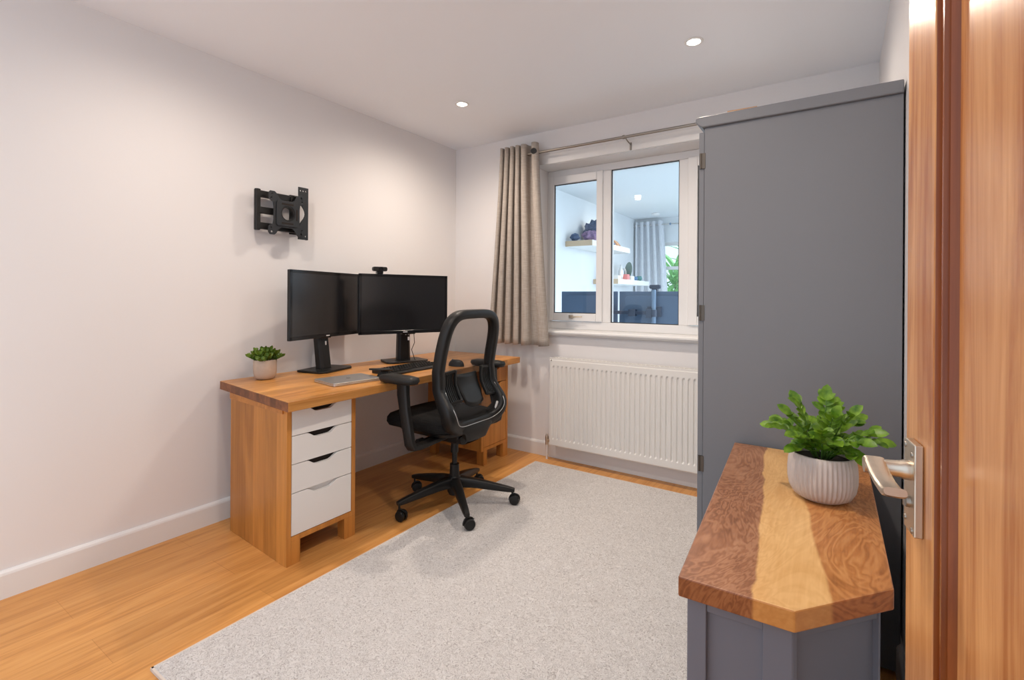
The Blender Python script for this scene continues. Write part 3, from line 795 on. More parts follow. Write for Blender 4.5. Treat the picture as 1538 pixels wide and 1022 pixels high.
# webcam clipped on the right-hand monitor
wc = thing('webcam', 'small black webcam clipped on top of a desk monitor', 'webcam', (.249, -1.035, DZ+.583), math.atan2(-.387, .922))
bm = B(); prism(bm, rrect(-.046, .016, .046, .044, .010), -.012, .018, 'X'); wb = part('body', bm, M['black'], wc, world=False, bevel=.003)
bm = B(); lathe(bm, [(0, 0), (.013, 0), (.013, .005), (.009, .005), (.008, .003), (0, .003)], 20, mat=Matrix.Translation((.018, .004, .030)) @ Matrix.Rotation(R(90), 4, 'Y')); part('lens', bm, M['black_gloss'], wb, world=False, smooth='auto')
bm = B(); box(bm, (-.016, -.020, .0005), (.014, .020, .016)); box(bm, (.005, -.018, -.012), (.0095, .018, .003)); part('clip', bm, M['black_gloss'], wc, world=False, bevel=.002)

# ------------------------------------------------------------------ laptop, keyboard, mouse, stand
lp = thing('laptop', 'closed silver laptop lying on the desk near the drawers', 'laptop', (.565, -1.515, DZ+.0008), R(-8))
def slabp(x0, y0, x1, y1, z0, z1, r): b = B(); prism(b, rrect(x0, y0, x1, y1, r), z0, z1, 'Z'); return b
part('base', slabp(-.105, -.135, .105, .135, 0, .009, .012), M['silver'], lp, world=False, bevel=.002)
ld = part('lid', slabp(-.105, -.135, .105, .135, .0096, .0155, .012), M['silver'], lp, world=False, bevel=.002)
bm = B(); prism(bm, [(.012*math.cos(a)*(1-.12*math.cos(2*a)), .011*math.sin(a)) for a in [2*PI*i/20 for i in range(20)]], .0156, .0158, 'Z')
prism(bm, [(-.0135, .001), (-.019, .005), (-.0175, -.001)], .0156, .0158, 'Z')
part('lid_emblem', bm, M['dark_mark'], ld, world=False)
kb = thing('keyboard', 'black full-size keyboard on the desk between monitor and chair', 'keyboard', (.535, -1.045, DZ+.0005), R(2))
bm = B(); prism(bm, [(-.085, 0), (.085, 0), (.085, .010), (.070, .014), (-.085, .022)], -.222, .222, 'Y'); part('case', bm, M['black'], kb, world=False, bevel=.002)
bm = B(); prism(bm, [(-.006, 0), (-.0058, .005), (-.0045, .0062), (.0045, .0062), (.0058, .005), (.006, 0)], -.0066, .0066, 'Y')
bmesh.ops.scale(bm, vec=(1.1, 1.1, 1), verts=bm.verts[:])
k0 = part('key', bm, M['black_soft'], kb, world=False); first = True
for r_ in range(5):
    for c_ in range(20):
        if r_ == 4 and 4 <= c_ <= 8: continue
        k = k0 if first else k0.copy()
        if not first: COL.objects.link(k); k.parent = kb
        first = False
        x = -.062+r_*.0265; y = -.208+c_*.0219
        k.location = (x, y, .0205-.0055*r_/4*1.0-.0005)
k = k0.copy(); COL.objects.link(k); k.parent = kb; k.location = (-.062+4*.0265, -.208+6*.0219, .0145); k.scale = (1, 7.4, 1); k.name = 'space_key'
ms = thing('computer_mouse', 'black mouse on the desk behind the chair back', 'mouse', (.66, -.765, DZ+.0005))
bm = B()
prev = []
for j in range(9):
    t = j/8; rr = math.cos(t*PI/2)**.55
    prev.append([bm.verts.new((.058*math.cos(2*PI*i/24)*rr, .034*math.sin(2*PI*i/24)*rr, .040*math.sin(t*PI/2))) for i in range(24)] if j < 8 else [bm.verts.new((0, 0, .040))])
for A, Q in zip(prev, prev[1:]):
    for i in range(24):
        if len(Q) == 1: bm.faces.new((A[i], A[(i+1) % 24], Q[0]))
        else: bm.faces.new((A[i], A[(i+1) % 24], Q[(i+1) % 24], Q[i]))
bm.faces.new(prev[0][::-1])
part('body', bm, M['black'], ms, world=False, smooth='auto')
bm = B(); cyl(bm, (-.030, -.003, .034), (-.030, .003, .034), .008, 14); part('scroll_wheel', bm, M['slate_dark'], ms, world=False)
ps = thing('desk_stand', 'small black stand on the desk beside the laptop corner', 'stand', (.645, -1.345, DZ+.0005), R(8))
bm = B(); prism(bm, [(-.045, 0), (.045, 0), (.040, .006), (.012, .012), (.002, .040), (-.010, .040), (-.030, .010), (-.045, .006)], -.028, .028, 'Y'); part('foot', bm, M['black'], ps, world=False, bevel=.002)
bm = B(); box(bm, (-.06, -.060, .0405), (.022, .045, .050), Matrix.Rotation(R(-6), 4, 'X')); part('plate', bm, M['black_soft'], ps, world=False, bevel=.004)

# ------------------------------------------------------------------ office chair (faces the desk)
CX, CY = .888, -1.046
ch = thing('office_chair', 'black mesh-back swivel office chair pulled up to the desk', 'office chair', (CX, CY, 0))
XP = [(.40, .955), (.46, .995), (.52, 1.030), (.57, 1.035), (.63, 1.000), (.69, .965), (.74, .957), (.82, .966), (.92, .988), (1.0, 1.006), (1.10, 1.026)]
def back_pt(a, k=1.0):
    c, s = math.cos(a), math.sin(a)
    pw = .42
    wy = math.copysign(abs(c)**pw, c); wz = math.copysign(abs(s)**pw, s)
    z = .778+.300*wz*k
    half = smoothlerp([(.45, .222), (.56, .236), (.70, .222), (.85, .218), (1.0, .214), (1.1, .208)], z)
    y = CY+half*wy*k
    return Vector((smoothlerp(XP, z), y, z))
NA = 96
pts = [back_pt(2*PI*i/NA) for i in range(NA)]
# even out the spacing a little
def resample(p, n):
    d = [0]
    for i in range(len(p)): d.append(d[-1]+(p[(i+1) % len(p)]-p[i]).length)
    out = []; j = 0
    for i in range(n):
        t = d[-1]*i/n
        while d[j+1] < t: j += 1
        out.append(p[j].lerp(p[(j+1) % len(p)], (t-d[j])/(d[j+1]-d[j]+1e-9)))
    return out
pts = resample(pts, 110)
wb_ = [.025 + .016*max(0, min(1, (.62-p.z)/.15)) for p in pts]
bm = B(); rbar(bm, pts, [.031+.012*max(0, min(1, (.66-p.z)/.12)) for p in pts], wb_, (1, 0, 0), closed=True, p=.55)
bf = part('back_frame', bm, M['black'], ch, smooth=True)
bm = B(); rg = []
for j in range(11):
    k = j/10
    row = []
    for i in range(64):
        q = back_pt(2*PI*i/64, k if k > 0 else .0001); q.x += -.004
        row.append(bm.verts.new(q))
    rg.append(row)
for A, Q in zip(rg, rg[1:]):
    for i in range(64): bm.faces.new((A[i], A[(i+1) % 64], Q[(i+1) % 64], Q[i]))
bm.faces.new(rg[0])
part('mesh_panel', bm, M['net'], ch, smooth=True)
# thin bright piping inside the lower frame
bm = B(); low = [p for p in resample(pts, 200) if p.z < .68]
low.sort(key=lambda p: math.atan2(p.z-.778, p.y-CY) if True else 0)
def inner(p, f=.026):
    c = Vector((p.x, CY, .70)); d = (c-p).normalized(); return p+d*f+Vector((.031+.012*max(0, min(1, (.66-p.z)/.12))+.001, 0, 0))
tube(bm, [inner(p, .012) for p in low], .0022, 6); part('piping', bm, M['silver'], bf, smooth=True)
# lumbar pad and its two ribbed wings
bm = B(); g2 = []
for j in range(9):
    v = j/8; z = .600+.150*v
    row = []
    for i in range(15):
        u = i/14*2-1
        hw = .088*(1-.16*(1-v)**3) if v > .15 else .075
        y = CY+.012+hw*u
        row.append(bm.verts.new((smoothlerp(XP, z)+.016-.012*u*u+.006*math.sin(v*PI), y, z-(.022*(1-u*u)*(1-v)))))
    g2.append(row)
for A, Q in zip(g2, g2[1:]):
    for i in range(14): bm.faces.new((A[i], A[i+1], Q[i+1], Q[i]))
lb = part('lumbar_pad', bm, M['black'], ch, smooth=True)
s = lb.modifiers.new('thick', 'SOLIDIFY'); s.thickness = .012
for sg in (-1, 1):
    bm = B()
    ya, yb = CY+sg*.205, CY+sg*.112
    for z0, z1, dx in ((.618, .632, .026), (.770, .782, .022)):
        pp = [(smoothlerp(XP, (z0+z1)/2)+.012, ya, (z0+z1)/2-.010), (smoothlerp(XP, (z0+z1)/2)+dx, yb, (z0+z1)/2)]
        rbar(bm, pp, .007, .007, (1, 0, 0))
    pp = [(smoothlerp(XP, z)+.024, yb, z) for z in (.622, .66, .70, .74, .779)]
    rbar(bm, pp, .008, .007, (1, 0, 0))
    for i in range(6):
        y = ya+(yb-ya)*(i+.5)/6.5
        rbar(bm, [(smoothlerp(XP, z)+.016, y, z) for z in (.622, .66, .70, .74, .776)], .004, .0042, (1, 0, 0))
    part('lumbar_wing', bm, M['black'], ch, smooth='auto')
bm = B(); prism(bm, rrect(-.010, -.022, .010, .022, .008), -.0015, .0015, 'X', mat=Matrix.Translation((1.048, CY+.178, .553)) @ Matrix.Rotation(R(-28), 4, 'X')); part('label_tag', bm, M['mark'], bf, label='white tag')
# seat
def supers(bm, layers, cx, cy, n=48, p=.5):
    rings = []
    for (z, ax, ay, dx) in layers:
        ring = []
        for i in range(n):
            a = 2*PI*i/n; c, s = math.cos(a), math.sin(a)
            x = cx+dx+ax*math.copysign(abs(c)**p, c); y = cy+ay*math.copysign(abs(s)**p, s)
            ring.append(bm.verts.new((x, y, z-.016*max(0, (cx-x-.10)/.14)**2)))
        rings.append(ring)
    for A, Q in zip(rings, rings[1:]):
        for i in range(n): bm.faces.new((A[i], A[(i+1) % n], Q[(i+1) % n], Q[i]))
    bm.faces.new(rings[0][::-1]); bm.faces.new(rings[-1])
bm = B(); supers(bm, [(.452, .235, .215, 0), (.458, .254, .230, 0), (.480, .266, .240, 0), (.505, .264, .238, 0), (.522, .250, .226, 0), (.530, .215, .198, 0), (.528, .10, .10, 0)], .782, CY)
part('seat', bm, M['seat'], ch, smooth=True)
bm = B(); supers(bm, [(.425, .17, .16, 0), (.432, .20, .20, 0), (.452, .215, .215, 0)], .815, CY); part('seat_shell', bm, M['black'], ch, smooth='auto')
# tilt mechanism, back bracket
bm = B(); box(bm, (.78, CY-.085, .375), (.985, CY+.085, .428)); box(bm, (.74, CY-.045, .390), (.80, CY+.045, .428)); mech = part('tilt_mechanism', bm, M['black'], ch, bevel=.012, seg=3)
bm = B(); cyl(bm, (.83, CY-.21, .402), (.83, CY-.08, .402), .008, 10); cyl(bm, (.83, CY-.235, .402), (.83, CY-.195, .402), .016, 12)
part('adjuster_knob', bm, M['black'], mech, smooth='auto')
bm = B()
rbar(bm, [(.96, CY, .395), (1.0, CY, .397), (1.03, CY, .415), (1.036, CY, .445), (1.034, CY, .468), (1.032, CY, .478)], [.022, .024, .026, .026, .022, .02], [.085, .085, .09, .11, .15, .16], (1, 0, .35), p=.45)
part('back_bracket', bm, M['black'], ch, smooth='auto')
# armrests
for sg in (-1, 1):
    ay = CY+sg*.375
    bm = B(); supers(bm, [(.733, .085, .030, 0), (.738, .115, .042, 0), (.753, .124, .048, 0), (.768, .119, .044, 0), (.774, .09, .03, 0)], .838, ay, 40, .6)
    arm = part('armrest', bm, M['black_soft'], ch, smooth=True)
    bm = B(); rbar(bm, [(.868, ay, .735), (.870, ay, .68), (.882, ay, .60), (.905, ay, .50), (.918, ay, .440), (.920, ay-sg*.012, .420), (.918, ay-sg*.05, .412), (.90, ay-sg*.26, .415)], [.034, .034, .030, .029, .029, .03, .032, .032], [.020, .018, .017, .017, .017, .016, .013, .013], (1, 0, .1), p=.5)
    part('armrest_post', bm, M['black'], arm, smooth='auto')
# gas lift and five-star base
bm = B(); cyl(bm, (CX, CY, .225), (CX, CY, .385), .0145, 18); cyl(bm, (CX, CY, .30), (CX, CY, .385), .021, 18)
part('gas_lift', bm, M['black'], ch, smooth='auto')
bm = B(); lathe(bm, [(0, .065), (.030, .065), (.040, .085), (.042, .150), (.034, .165), (.027, .172), (.026, .235), (0, .235)], 28, (CX, CY, 0)); part('base_hub', bm, M['black'], ch, smooth='auto')
for i in range(5):
    a = R(-111+72*i); d = Vector((math.cos(a), math.sin(a), 0)); o = Vector((CX, CY, 0)); RL = .325
    bm = B(); rbar(bm, [o+d*r_+zz*z for r_, z in ((.030, .135), (.10, .130), (.18, .117), (.25, .104), (.30, .095), (RL+.012, .088))], [.030, .026, .022, .018, .015, .010], [.026, .024, .021, .018, .0165, .014], (0, 0, 1), p=.45)
    lg = part('base_leg', bm, M['black'], ch, smooth='auto')
    z0 = .011 if (o+d*RL).x > .93 and (o+d*RL).y < -.2 else .0
    ra = R(33+(-28, 22, -12, 30, 8)[i]); f = Vector((math.cos(ra), math.sin(ra), 0)); s = Vector((-f.y, f.x, 0)); c = o+d*RL+f*.014+zz*(z0+.0285)
    bm = B(); cyl(bm, o+d*RL+zz*(z0+.045), o+d*RL+zz*.090, .0055, 10)
    for sg in (-1, 1):
        p, q = c+s*(sg*.006), c+s*(sg*.024)
        rot = (q-p).to_track_quat('Z', 'Y').to_matrix().to_4x4()
        lathe(bm, [(0, 0), (.0265, 0), (.0283, .003), (.0283, .011), (.025, .016), (.010, .0178), (0, .0178)], 28, mat=Matrix.Translation(p) @ rot)
    # hood
    hood = [c+(-f*math.cos(t)+zz*math.sin(t))*.031 for t in [R(-10+i_*15) for i_ in range(11)]]
    rbar(bm, hood, .0035, .0055, (f.x*.0+s.x*0, 0, 0) if False else tuple(zz*.6-f*.8), p=.6)
    part('caster', bm, M['black'], lg, smooth='auto')

# ------------------------------------------------------------------ TV wall mount
tv = thing('wall_mount', 'black articulated screen mount screwed high on the left wall', 'wall mount', (0, -1.57, 1.64))
bm = B(); box(bm, (.0005, -1.500, 1.53), (.012, -1.440, 1.76)); part('wall_plate', bm, M['black'], tv, bevel=.002)
bm = B(); cyl(bm, (.045, -1.712, 1.528), (.045, -1.712, 1.752), .0135, 14); box(bm, (.030, -1.722, 1.53), (.060, -1.702, 1.75)); part('hinge_post', bm, M['black'], tv, smooth='auto')
for z, x_, y1 in ((1.727, .045, -1.47), (1.638, .050, -1.612), (1.553, .045, -1.47)):
    bm = B(); box(bm, (x_-.012, -1.712, z-.018), (x_+.012, y1, z+.018)); part('arm', bm, M['black'], tv, bevel=.003)
part('arm_spacer', bx((.010, -1.49, 1.55), (.040, -1.455, 1.73)), M['black'], tv, bevel=.003)
yc, zc = -1.565, 1.628
def arcpts(cx, cy, r, a0, a1, k=8, ry=None): return [(cx+r*math.cos(R(a0+(a1-a0)*i/k)), cy+(ry or r)*math.sin(R(a0+(a1-a0)*i/k))) for i in range(k+1)]
hwy, hwz = .108, .120
q = []
for sy, sz in ((1, 1), (-1, 1), (-1, -1), (1, -1)):
    lobe = [(hwy-.030, .034), (hwy-.026, .060), (hwy-.004, .072), (hwy, .080), (hwy, hwz-.012), (hwy-.010, hwz), (hwy-.036, hwz), (hwy-.046, hwz-.008), (.046, hwz-.034), (.030, hwz-.044)]
    pts_ = [(yc+sy*a, zc+sz*b) for a, b in lobe]
    q += pts_ if sy*sz > 0 else pts_[::-1]
holes = [circle(yc+.004, zc+.004, .036, 28)] + [circle(yc+a*.088, zc+b_*.104, .0062, 12) for a in (-1, 1) for b_ in (-1, 1)] + [circle(yc+a*.092, zc+b_*.082, .0045, 10) for a in (-1, 1) for b_ in (-1, 1)]
bm = B(); plate(bm, [q]+holes, .082, .087, 'X'); fp = part('face_plate', bm, M['mount'], tv, bevel=.001)
bm = B(); plate(bm, [rrect(yc-.064, zc-.068, yc+.068, zc+.072, .014), circle(yc+.004, zc+.004, .044, 28)], .0872, .094, 'X'); part('raised_boss', bm, M['mount'], fp, bevel=.002)
bm = B()
for z in (zc+.056, zc-.052): box(bm, (.0941, yc-.035, z-.005), (.0946, yc+.035, z+.005))
box(bm, (.0941, yc+.052, zc-.03), (.0946, yc+.060, zc+.034))
part('slot', bm, M['recess_shade'], fp)  # near-black strips laid on the boss, shade of slot openings painted in
bm = B(); lathe(bm, [(.0362, .030), (.044, .030), (.044, .0), (.0362, .0), (.0362, .030)], 28, mat=Matrix.Translation((.062, yc+.004, zc+.004)) @ Matrix.Rotation(R(90), 4, 'Y')); part('pivot_ring', bm, M['black'], tv, smooth='auto')
for sy in (-1, 1): part('pivot_bracket', bx((.056, yc+.004+sy*.040-.008, 1.545), (.066, yc+.004+sy*.040+.008, 1.735)), M['black'], tv)
yr0, yr1, zr0, zr1 = -1.490, -1.428, 1.497, 1.800
o2 = [(yr0, zr0), (yr1, zr0), (yr1, zr1), (yr0, zr1), (yr0, zr1-.046), (yr0+.010, zr1-.066), (yr0+.012, 1.705)] + [(yr0+.012+.030*math.sin(PI*k/8), 1.70-.105*k/8) for k in range(1, 8)] + [(yr0+.012, 1.592), (yr0+.010, zr0+.066), (yr0, zr0+.046)]
hs = [circle(yr0+.013+i*.017, z, .0048, 10) for i in range(3) for z in (zr0+.020, zr1-.020)]
bm = B(); plate(bm, [o2]+hs, .074, .080, 'X'); box(bm, (.060, yr1-.003, zr0), (.0805, yr1, zr1))
part('screen_rail', bm, M['mount'], tv)

# ------------------------------------------------------------------ ceiling downlights
def downlight(x, y, label, grp, z=H):
    t = thing('downlight', label, 'ceiling light', (x, y, z), 0, grp)
    bm = B(); lathe(bm, [(.030, -.0005), (.043, -.0005), (.044, -.003), (.040, -.006), (.031, -.005), (.030, -.0005)], 32); part('ring', bm, M['trim'], t, world=False, smooth='auto')
    bm = B(); lathe(bm, [(0, -.004), (.029, -.004), (.0295, -.001), (0, -.001)], 28); part('bulb', bm, M['lamp'], t, world=False)
    return t
downlight(.675, -.743, 'lit recessed downlight in the ceiling above the desk chair', 'ceiling downlights')
downlight(2.094, -.733, 'lit recessed downlight in the ceiling near the wardrobe', 'ceiling downlights')

# ------------------------------------------------------------------ the room beyond the window
Y2 = 4.40; XB = 3.4
struct('floor_far', bx((-.2, WT/2, -.08), (XB+.2, Y2+.2, 0)), M['wall2'])
struct('ceiling_far', bx((-.2, WT, H), (XB, Y2+.2, H+.1)), M['wall2'])
struct('wall_far_left', bx((-.20, WT, 0), (-.0, Y2+.2, H)), M['wall2'])
wx_0, wx_1, wz_0, wz_1 = .30, 1.85, .95, 2.02
bm = B()
box(bm, (-.2, Y2, 0), (wx_0, Y2+.2, H)); box(bm, (wx_1, Y2, 0), (XB, Y2+.2, H)); box(bm, (wx_0, Y2, 0), (wx_1, Y2+.2, wz_0)); box(bm, (wx_0, Y2, wz_1), (wx_1, Y2+.2, H))
struct('wall_far', bm, M['wall2'])
bm = B()
box(bm, (wx_0, Y2+.04, wz_0), (wx_0+.05, Y2+.10, wz_1)); box(bm, (wx_1-.05, Y2+.04, wz_0), (wx_1, Y2+.10, wz_1))
box(bm, (wx_0, Y2+.04, wz_0), (wx_1, Y2+.10, wz_0+.06)); box(bm, (wx_0, Y2+.04, wz_1-.05), (wx_1, Y2+.10, wz_1))
box(bm, (wx_0, Y2+.045, 1.60), (wx_1, Y2+.095, 1.65)); box(bm, (1.05, Y2+.04, wz_0), (1.10, Y2+.10, wz_1))
w2 = part('window_2', bm, M['upvc'], kind='structure')
part('glass_pane', bx((wx_0+.05, Y2+.065, wz_0+.06), (wx_1-.05, Y2+.070, wz_1-.05)), M['glass'], w2)
downlight(.592, 2.787, 'lit recessed downlight seen through the window', 'ceiling downlights')
bm = B(); lathe(bm, [(0, -.001), (.055, -.001), (.058, -.012), (.050, -.030), (.03, -.036), (0, -.036)], 28, (.46, 3.93, H)); top(part('smoke_alarm', bm, M['white'], smooth='auto'), 'round white smoke alarm on the ceiling beyond the window', 'smoke alarm')
# far curtain and pole
p2 = thing('curtain_pole', 'curtain pole above the far window seen through the panes', 'curtain pole', (1, Y2-.09, 2.27))
bm = B(); cyl(bm, (.0, Y2-.09, 2.285), (1.95, Y2-.09, 2.285), .010, 12); part('rod', bm, M['silver'], p2, smooth='auto')
bm = B(); sphere(bm, (.565, Y2-.09, 2.285), .018, 12); part('ring_stop', bm, M['slate'], p2, smooth='auto')
c2 = thing('curtain', 'pale grey curtain hanging in the room beyond the window', 'curtain', (.25, Y2-.09, .2))
bm = B(); gr = []
for j in range(21):
    v = j/20; row = []
    for i in range(121):
        s = i/120; z = 2.345-2.0*v
        x = .035+(.42+.12*v)*s+.010*math.sin(2*PI*9*s); y = Y2-.09-.030*math.cos(2*PI*4.5*s)
        row.append(bm.verts.new((x, y, z)))
    gr.append(row)
for A, Q in zip(gr, gr[1:]):
    for i in range(120): bm.faces.new((A[i], A[i+1], Q[i+1], Q[i]))
part('curtain_cloth', bm, M['curtain2'], c2, smooth=True)
# two floating shelves
def shelf(label, y0, y1, zt, d=.345):
    t = thing('wall_shelf', label, 'shelf', (0.001, (y0+y1)/2, zt))
    bm = B(); box(bm, (.001, y0, zt-.065), (d, y1, zt)); 
    for f in bm.faces:
        c = f.calc_center_median()
        if c.y > y0+.01: f.material_index = 1
    part('board', bm, [M['shelf'], M['shelf_w']], t, bevel=.002)
    return t
shelf('upper white floating shelf with pale wooden end beyond the window', 1.985, 3.20, 1.828)
shelf('lower white floating shelf holding ornaments beyond the window', 2.78, 4.02, 1.408)
def lump(name, label, cat, c, r, mat, seed=0, disp=.25, squash=(1, 1, 1), n=24):
    bm = B(); sphere(bm, (0, 0, 0), 1, n)
    for v in bm.verts:
        k = 1+disp*noise.noise(v.co*2.1+Vector((seed, 0, 0)))
        v.co = Vector((v.co.x*k*r*squash[0], v.co.y*k*r*squash[1], v.co.z*k*r*squash[2]))
    zmin = min(v.co.z for v in bm.verts)
    for v in bm.verts: v.co.z -= zmin
    o = part(name, bm, mat, smooth=True); o.location = c
    W[o.name] = Matrix.Translation(c); return top(o, label, cat)
US, LS = 1.8285, 1.4085
lump('cloth_bundle', 'purple crumpled cloth bundle on the upper shelf', 'cloth', (.235, 2.20, US), .105, M['purple'], 1, .35, (1.0, 1.1, .62))
lump('cloth_bundle', 'navy crumpled cloth at the near end of the upper shelf', 'cloth', (.09, 2.05, US), .05, M['navy'], 5, .4, (1.1, .8, .85))
lump('soft_toy', 'dark navy lumpy soft toy behind the purple cloth bundle', 'toy', (.16, 2.46, US), .130, M['navy'], 9, .55, (1.1, .9, .95))
bm = B(); prism(bm, [(-.05, 0), (.04, 0), (.075, .03), (.03, .085), (-.02, .115), (-.05, .10)], -.05, .05, 'Y'); o = part('card_house', bm, M['tan'], bevel=.004); o.location = (.19, 3.02, US); top(o, 'tan folded card ornament at the far end of the upper shelf', 'ornament')
bm = B(); sphere(bm, (0, 0, .018), .018, 14); o = part('ball', bm, M['slate_dark'], smooth=True); o.location = (.30, 2.74, US); top(o, 'tiny dark ball on the upper shelf edge', 'ball')
# lower shelf ornaments
def vase(x, y, h, r, label, mat):
    bm = B(); lathe(bm, [(0, 0), (r*.6, 0), (r, h*.3), (r*.85, h*.6), (r*.4, h*.85), (r*.5, h), (r*.42, h), (r*.32, h*.85), (0, h*.5)], 20)
    o = part('vase', bm, mat, smooth=True); o.location = (x, y, LS); return top(o, label, 'vase')
vase(.14, 3.02, .26, .05, 'tall pale grey vase on the lower shelf', M['curtain2'])
vase(.24, 3.14, .20, .035, 'short slim white vase on the lower shelf', M['white'])
pt = thing('display_plate', 'oval dark green plate on a white stand on the lower shelf', 'plate', (.20, 3.55, LS), R(-35))
bm = B(); lathe(bm, [(0, .0), (.11, .0), (.125, .012), (.11, .016), (0, .012)], 32, mat=Matrix.Translation((0, 0, .14)) @ Matrix.Rotation(R(82), 4, 'X')); 
for v in bm.verts: v.co.x *= .72
part('plate', bm, M['greendark'], pt, world=False, smooth='auto')
bm = B(); tube(bm, [(-.05+.0*i+.045*math.cos(2*PI*i/24), -.045, .10+.075*math.sin(2*PI*i/24)) for i in range(24)], .008, 8, True); box(bm, (-.06, -.06, 0), (.05, .04, .012)); box(bm, (-.055, -.05, .01), (-.04, -.04, .03)); part('stand', bm, M['white'], pt, world=False, smooth='auto')
for lo, hi, mt, lab in (((.20, 2.92, LS), (.29, 3.02, LS+.05), 'white', 'white box at the near end of the lower shelf'), ((.24, 3.18, LS), (.32, 3.26, LS+.075), 'pink', 'coral pink box on the lower shelf'), ((.18, 3.30, LS), (.33, 3.42, LS+.055), 'shelf_w', 'white lidded box beside the coral box')):
    c = ((lo[0]+hi[0])/2, (lo[1]+hi[1])/2, lo[2]); o = part('trinket_box', bx(lo, hi), M[mt], bevel=.004, origin=c); top(o, lab, 'box')
for (x, y, r, mt, lab) in ((.27, 3.60, .038, 'blue', 'round blue bowl on the lower shelf'), (.28, 3.74, .045, 'teal', 'round teal bowl at the far end of the lower shelf')):
    bm = B(); lathe(bm, [(0, 0), (r*.6, 0), (r*1.1, r*.6), (r, r*1.2), (r*.8, r*1.5), (0, r*1.6)], 20); o = part('bowl', bm, M[mt], smooth=True); o.location = (x, y, LS); top(o, lab, 'bowl')
# second workstation: monitors on a pole, seen from behind
d2 = thing('desk', 'plain white desk under the monitors in the far room', 'desk', (1.35, .85, 0))
part('worktop', bx((.55, .50, .70), (2.15, 1.20, .73)), M['shelf_w'], d2, bevel=.002)
for x in (.58, 2.08):
    for y in (.53, 1.13): part('leg', bx((x, y, 0), (x+.04, y+.04, .70)), M['shelf_w'], d2)
mt_ = thing('monitor_mount', 'dark metal pole and arm carrying the far monitors', 'monitor arm', (1.458, .70, .7305))
bm = B(); cyl(bm, (1.458, .70, .74), (1.458, .70, 1.235), .017, 18); part('pole', bm, M['slate'], mt_, smooth='auto')
bm = B(); cyl(bm, (1.458, .70, .7305), (1.458, .70, .745), .06, 24); part('base_plate', bm, M['arm_dark'], mt_, smooth='auto')
bm = B(); box(bm, (1.16, .685, 1.035), (1.44, .71, 1.062)); box(bm, (1.255, .678, 1.020), (1.315, .718, 1.076)); box(bm, (1.40, .675, 1.01), (1.445, .72, 1.085)); box(bm, (1.0, .69, 1.035), (1.16, .715, 1.062)); part('arm', bm, M['arm_dark'], mt_, bevel=.003)
bm = B(); cyl(bm, (1.458, .70, 1.02), (1.458, .70, 1.075), .026, 18); part('collar', bm, M['arm_dark'], mt_, smooth='auto')
bm = B(); box(bm, (1.40, .716, 1.02), (1.51, .748, 1.10)); box(bm, (1.03, .716, 1.02), (1.10, .748, 1.08)); part('bracket', bm, M['arm_dark'], mt_)
def mon2(x0, x1, label):
    t = thing('monitor', label, 'monitor', ((x0+x1)/2, .76, .98), 0, 'monitors in the far room')
    bm = B(); box(bm, (x0, .765, .895), (x1, .785, 1.222)); prism(bm, rrect(x0+.05, .93, x1-.05, 1.19, .05), .750, .765, 'Y'); part('housing', bm, M['slate_dark'], t, bevel=.003)
    part('screen', bx((x0+.012, .785, .907), (x1-.012, .787, 1.21)), M['screen'], t)
    return t
mon2(.60, 1.128, 'left of the two dark monitors seen from behind through the window')
mon2(1.146, 1.70, 'right of the two dark monitors seen from behind through the window')
wk = thing('webcam', 'dark webcam above the far monitors seen from behind', 'webcam', (1.45, .755, 1.2225))
bm = B(); prism(bm, rrect(1.405, 1.243, 1.495, 1.275, .012), .745, .775, 'Y'); part('body', bm, M['arm_dark'], wk, bevel=.003)
bm = B(); box(bm, (1.43, .735, 1.19), (1.47, .748, 1.25)); box(bm, (1.43, .735, 1.2235), (1.47, .79, 1.244)); part('clip', bm, M['arm_dark'], wk, bevel=.002)
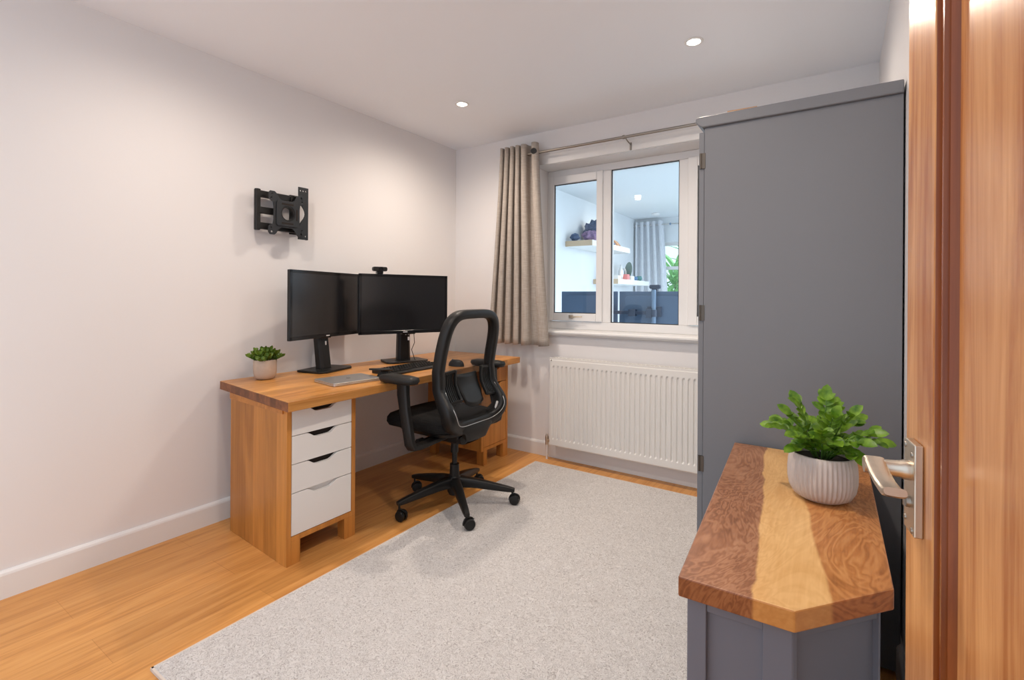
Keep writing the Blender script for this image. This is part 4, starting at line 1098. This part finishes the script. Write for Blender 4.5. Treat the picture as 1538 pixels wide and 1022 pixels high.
# planting outside the far window
rnd = random.Random(3)
def palm(x, y, label, h):
    t = thing('garden_plant', label, 'plant', (x, y, 0))
    bl = B(); bs = B(); tube(bs, [(0, 0, 0), (.02, 0, h*.6), (0, 0, h)], [.04, .03, .02], 8)
    for i in range(110):
        a = rnd.uniform(0, 2*PI); el = rnd.uniform(-.3, 1.2); z = h*rnd.uniform(.35, 1.0)
        d = Vector((math.cos(a)*math.cos(el), math.sin(a)*math.cos(el), math.sin(el)))
        leaf(bl, (0, 0, z), d, rnd.uniform(.35, .6), .035, (0, 0, 1), .35, 6)
    part('trunk', bs, M['stem'], t, world=False, smooth=True); part('foliage', bl, M['bush'], t, world=False, smooth=True)
palm(.36, 5.35, 'spiky green palm outside the far window, left one', 1.75)
palm(.22, 6.95, 'spiky green palm outside the far window, right one', 2.1)
struct('floor_garden', bx((-2, Y2+.2, -.10), (5, 9, -.001)), plain('lawn', srgb(110, 150, 80), .9))

# ------------------------------------------------------------------ light
w = bpy.data.worlds.new('sky'); SC.world = w; w.use_nodes = True
bg = w.node_tree.nodes['Background']; bg.inputs[0].default_value = (.76, .87, 1.0, 1); bg.inputs[1].default_value = 1.6
def spot(name, loc, power, col=(1, .87, .745), size=172, blend=1.0, rad=.04):
    l = bpy.data.lights.new(name, 'SPOT'); l.energy = power; l.color = col; l.spot_size = R(size); l.spot_blend = blend; l.shadow_soft_size = rad
    o = bpy.data.objects.new(name, l); o.location = loc; COL.objects.link(o); return o
for i, (x, y, p) in enumerate(((.675, -.743, 58), (2.094, -.733, 60), (.675, -2.15, 32), (2.094, -2.15, 50))):
    spot('downlight_lamp', (x, y, H-.02), p)
spot('far_room_lamp', (.592, 2.787, H-.02), 30)
# soft sun added to brighten the far room; its right wall is left out
sl = bpy.data.lights.new('far_room_fill_sun', 'SUN'); sl.energy = 5.5; sl.angle = R(70); sl.color = (.84, .93, 1.0)
slo = bpy.data.objects.new('far_room_fill_sun', sl); COL.objects.link(slo); slo.rotation_euler = Vector((-.80, -.22, -.42)).to_track_quat('-Z', 'Y').to_euler()
vs = SC.view_settings; vs.view_transform = 'Standard'; vs.look = 'None'; vs.gamma = 1; vs.use_curve_mapping = False
vs.exposure = -0.08
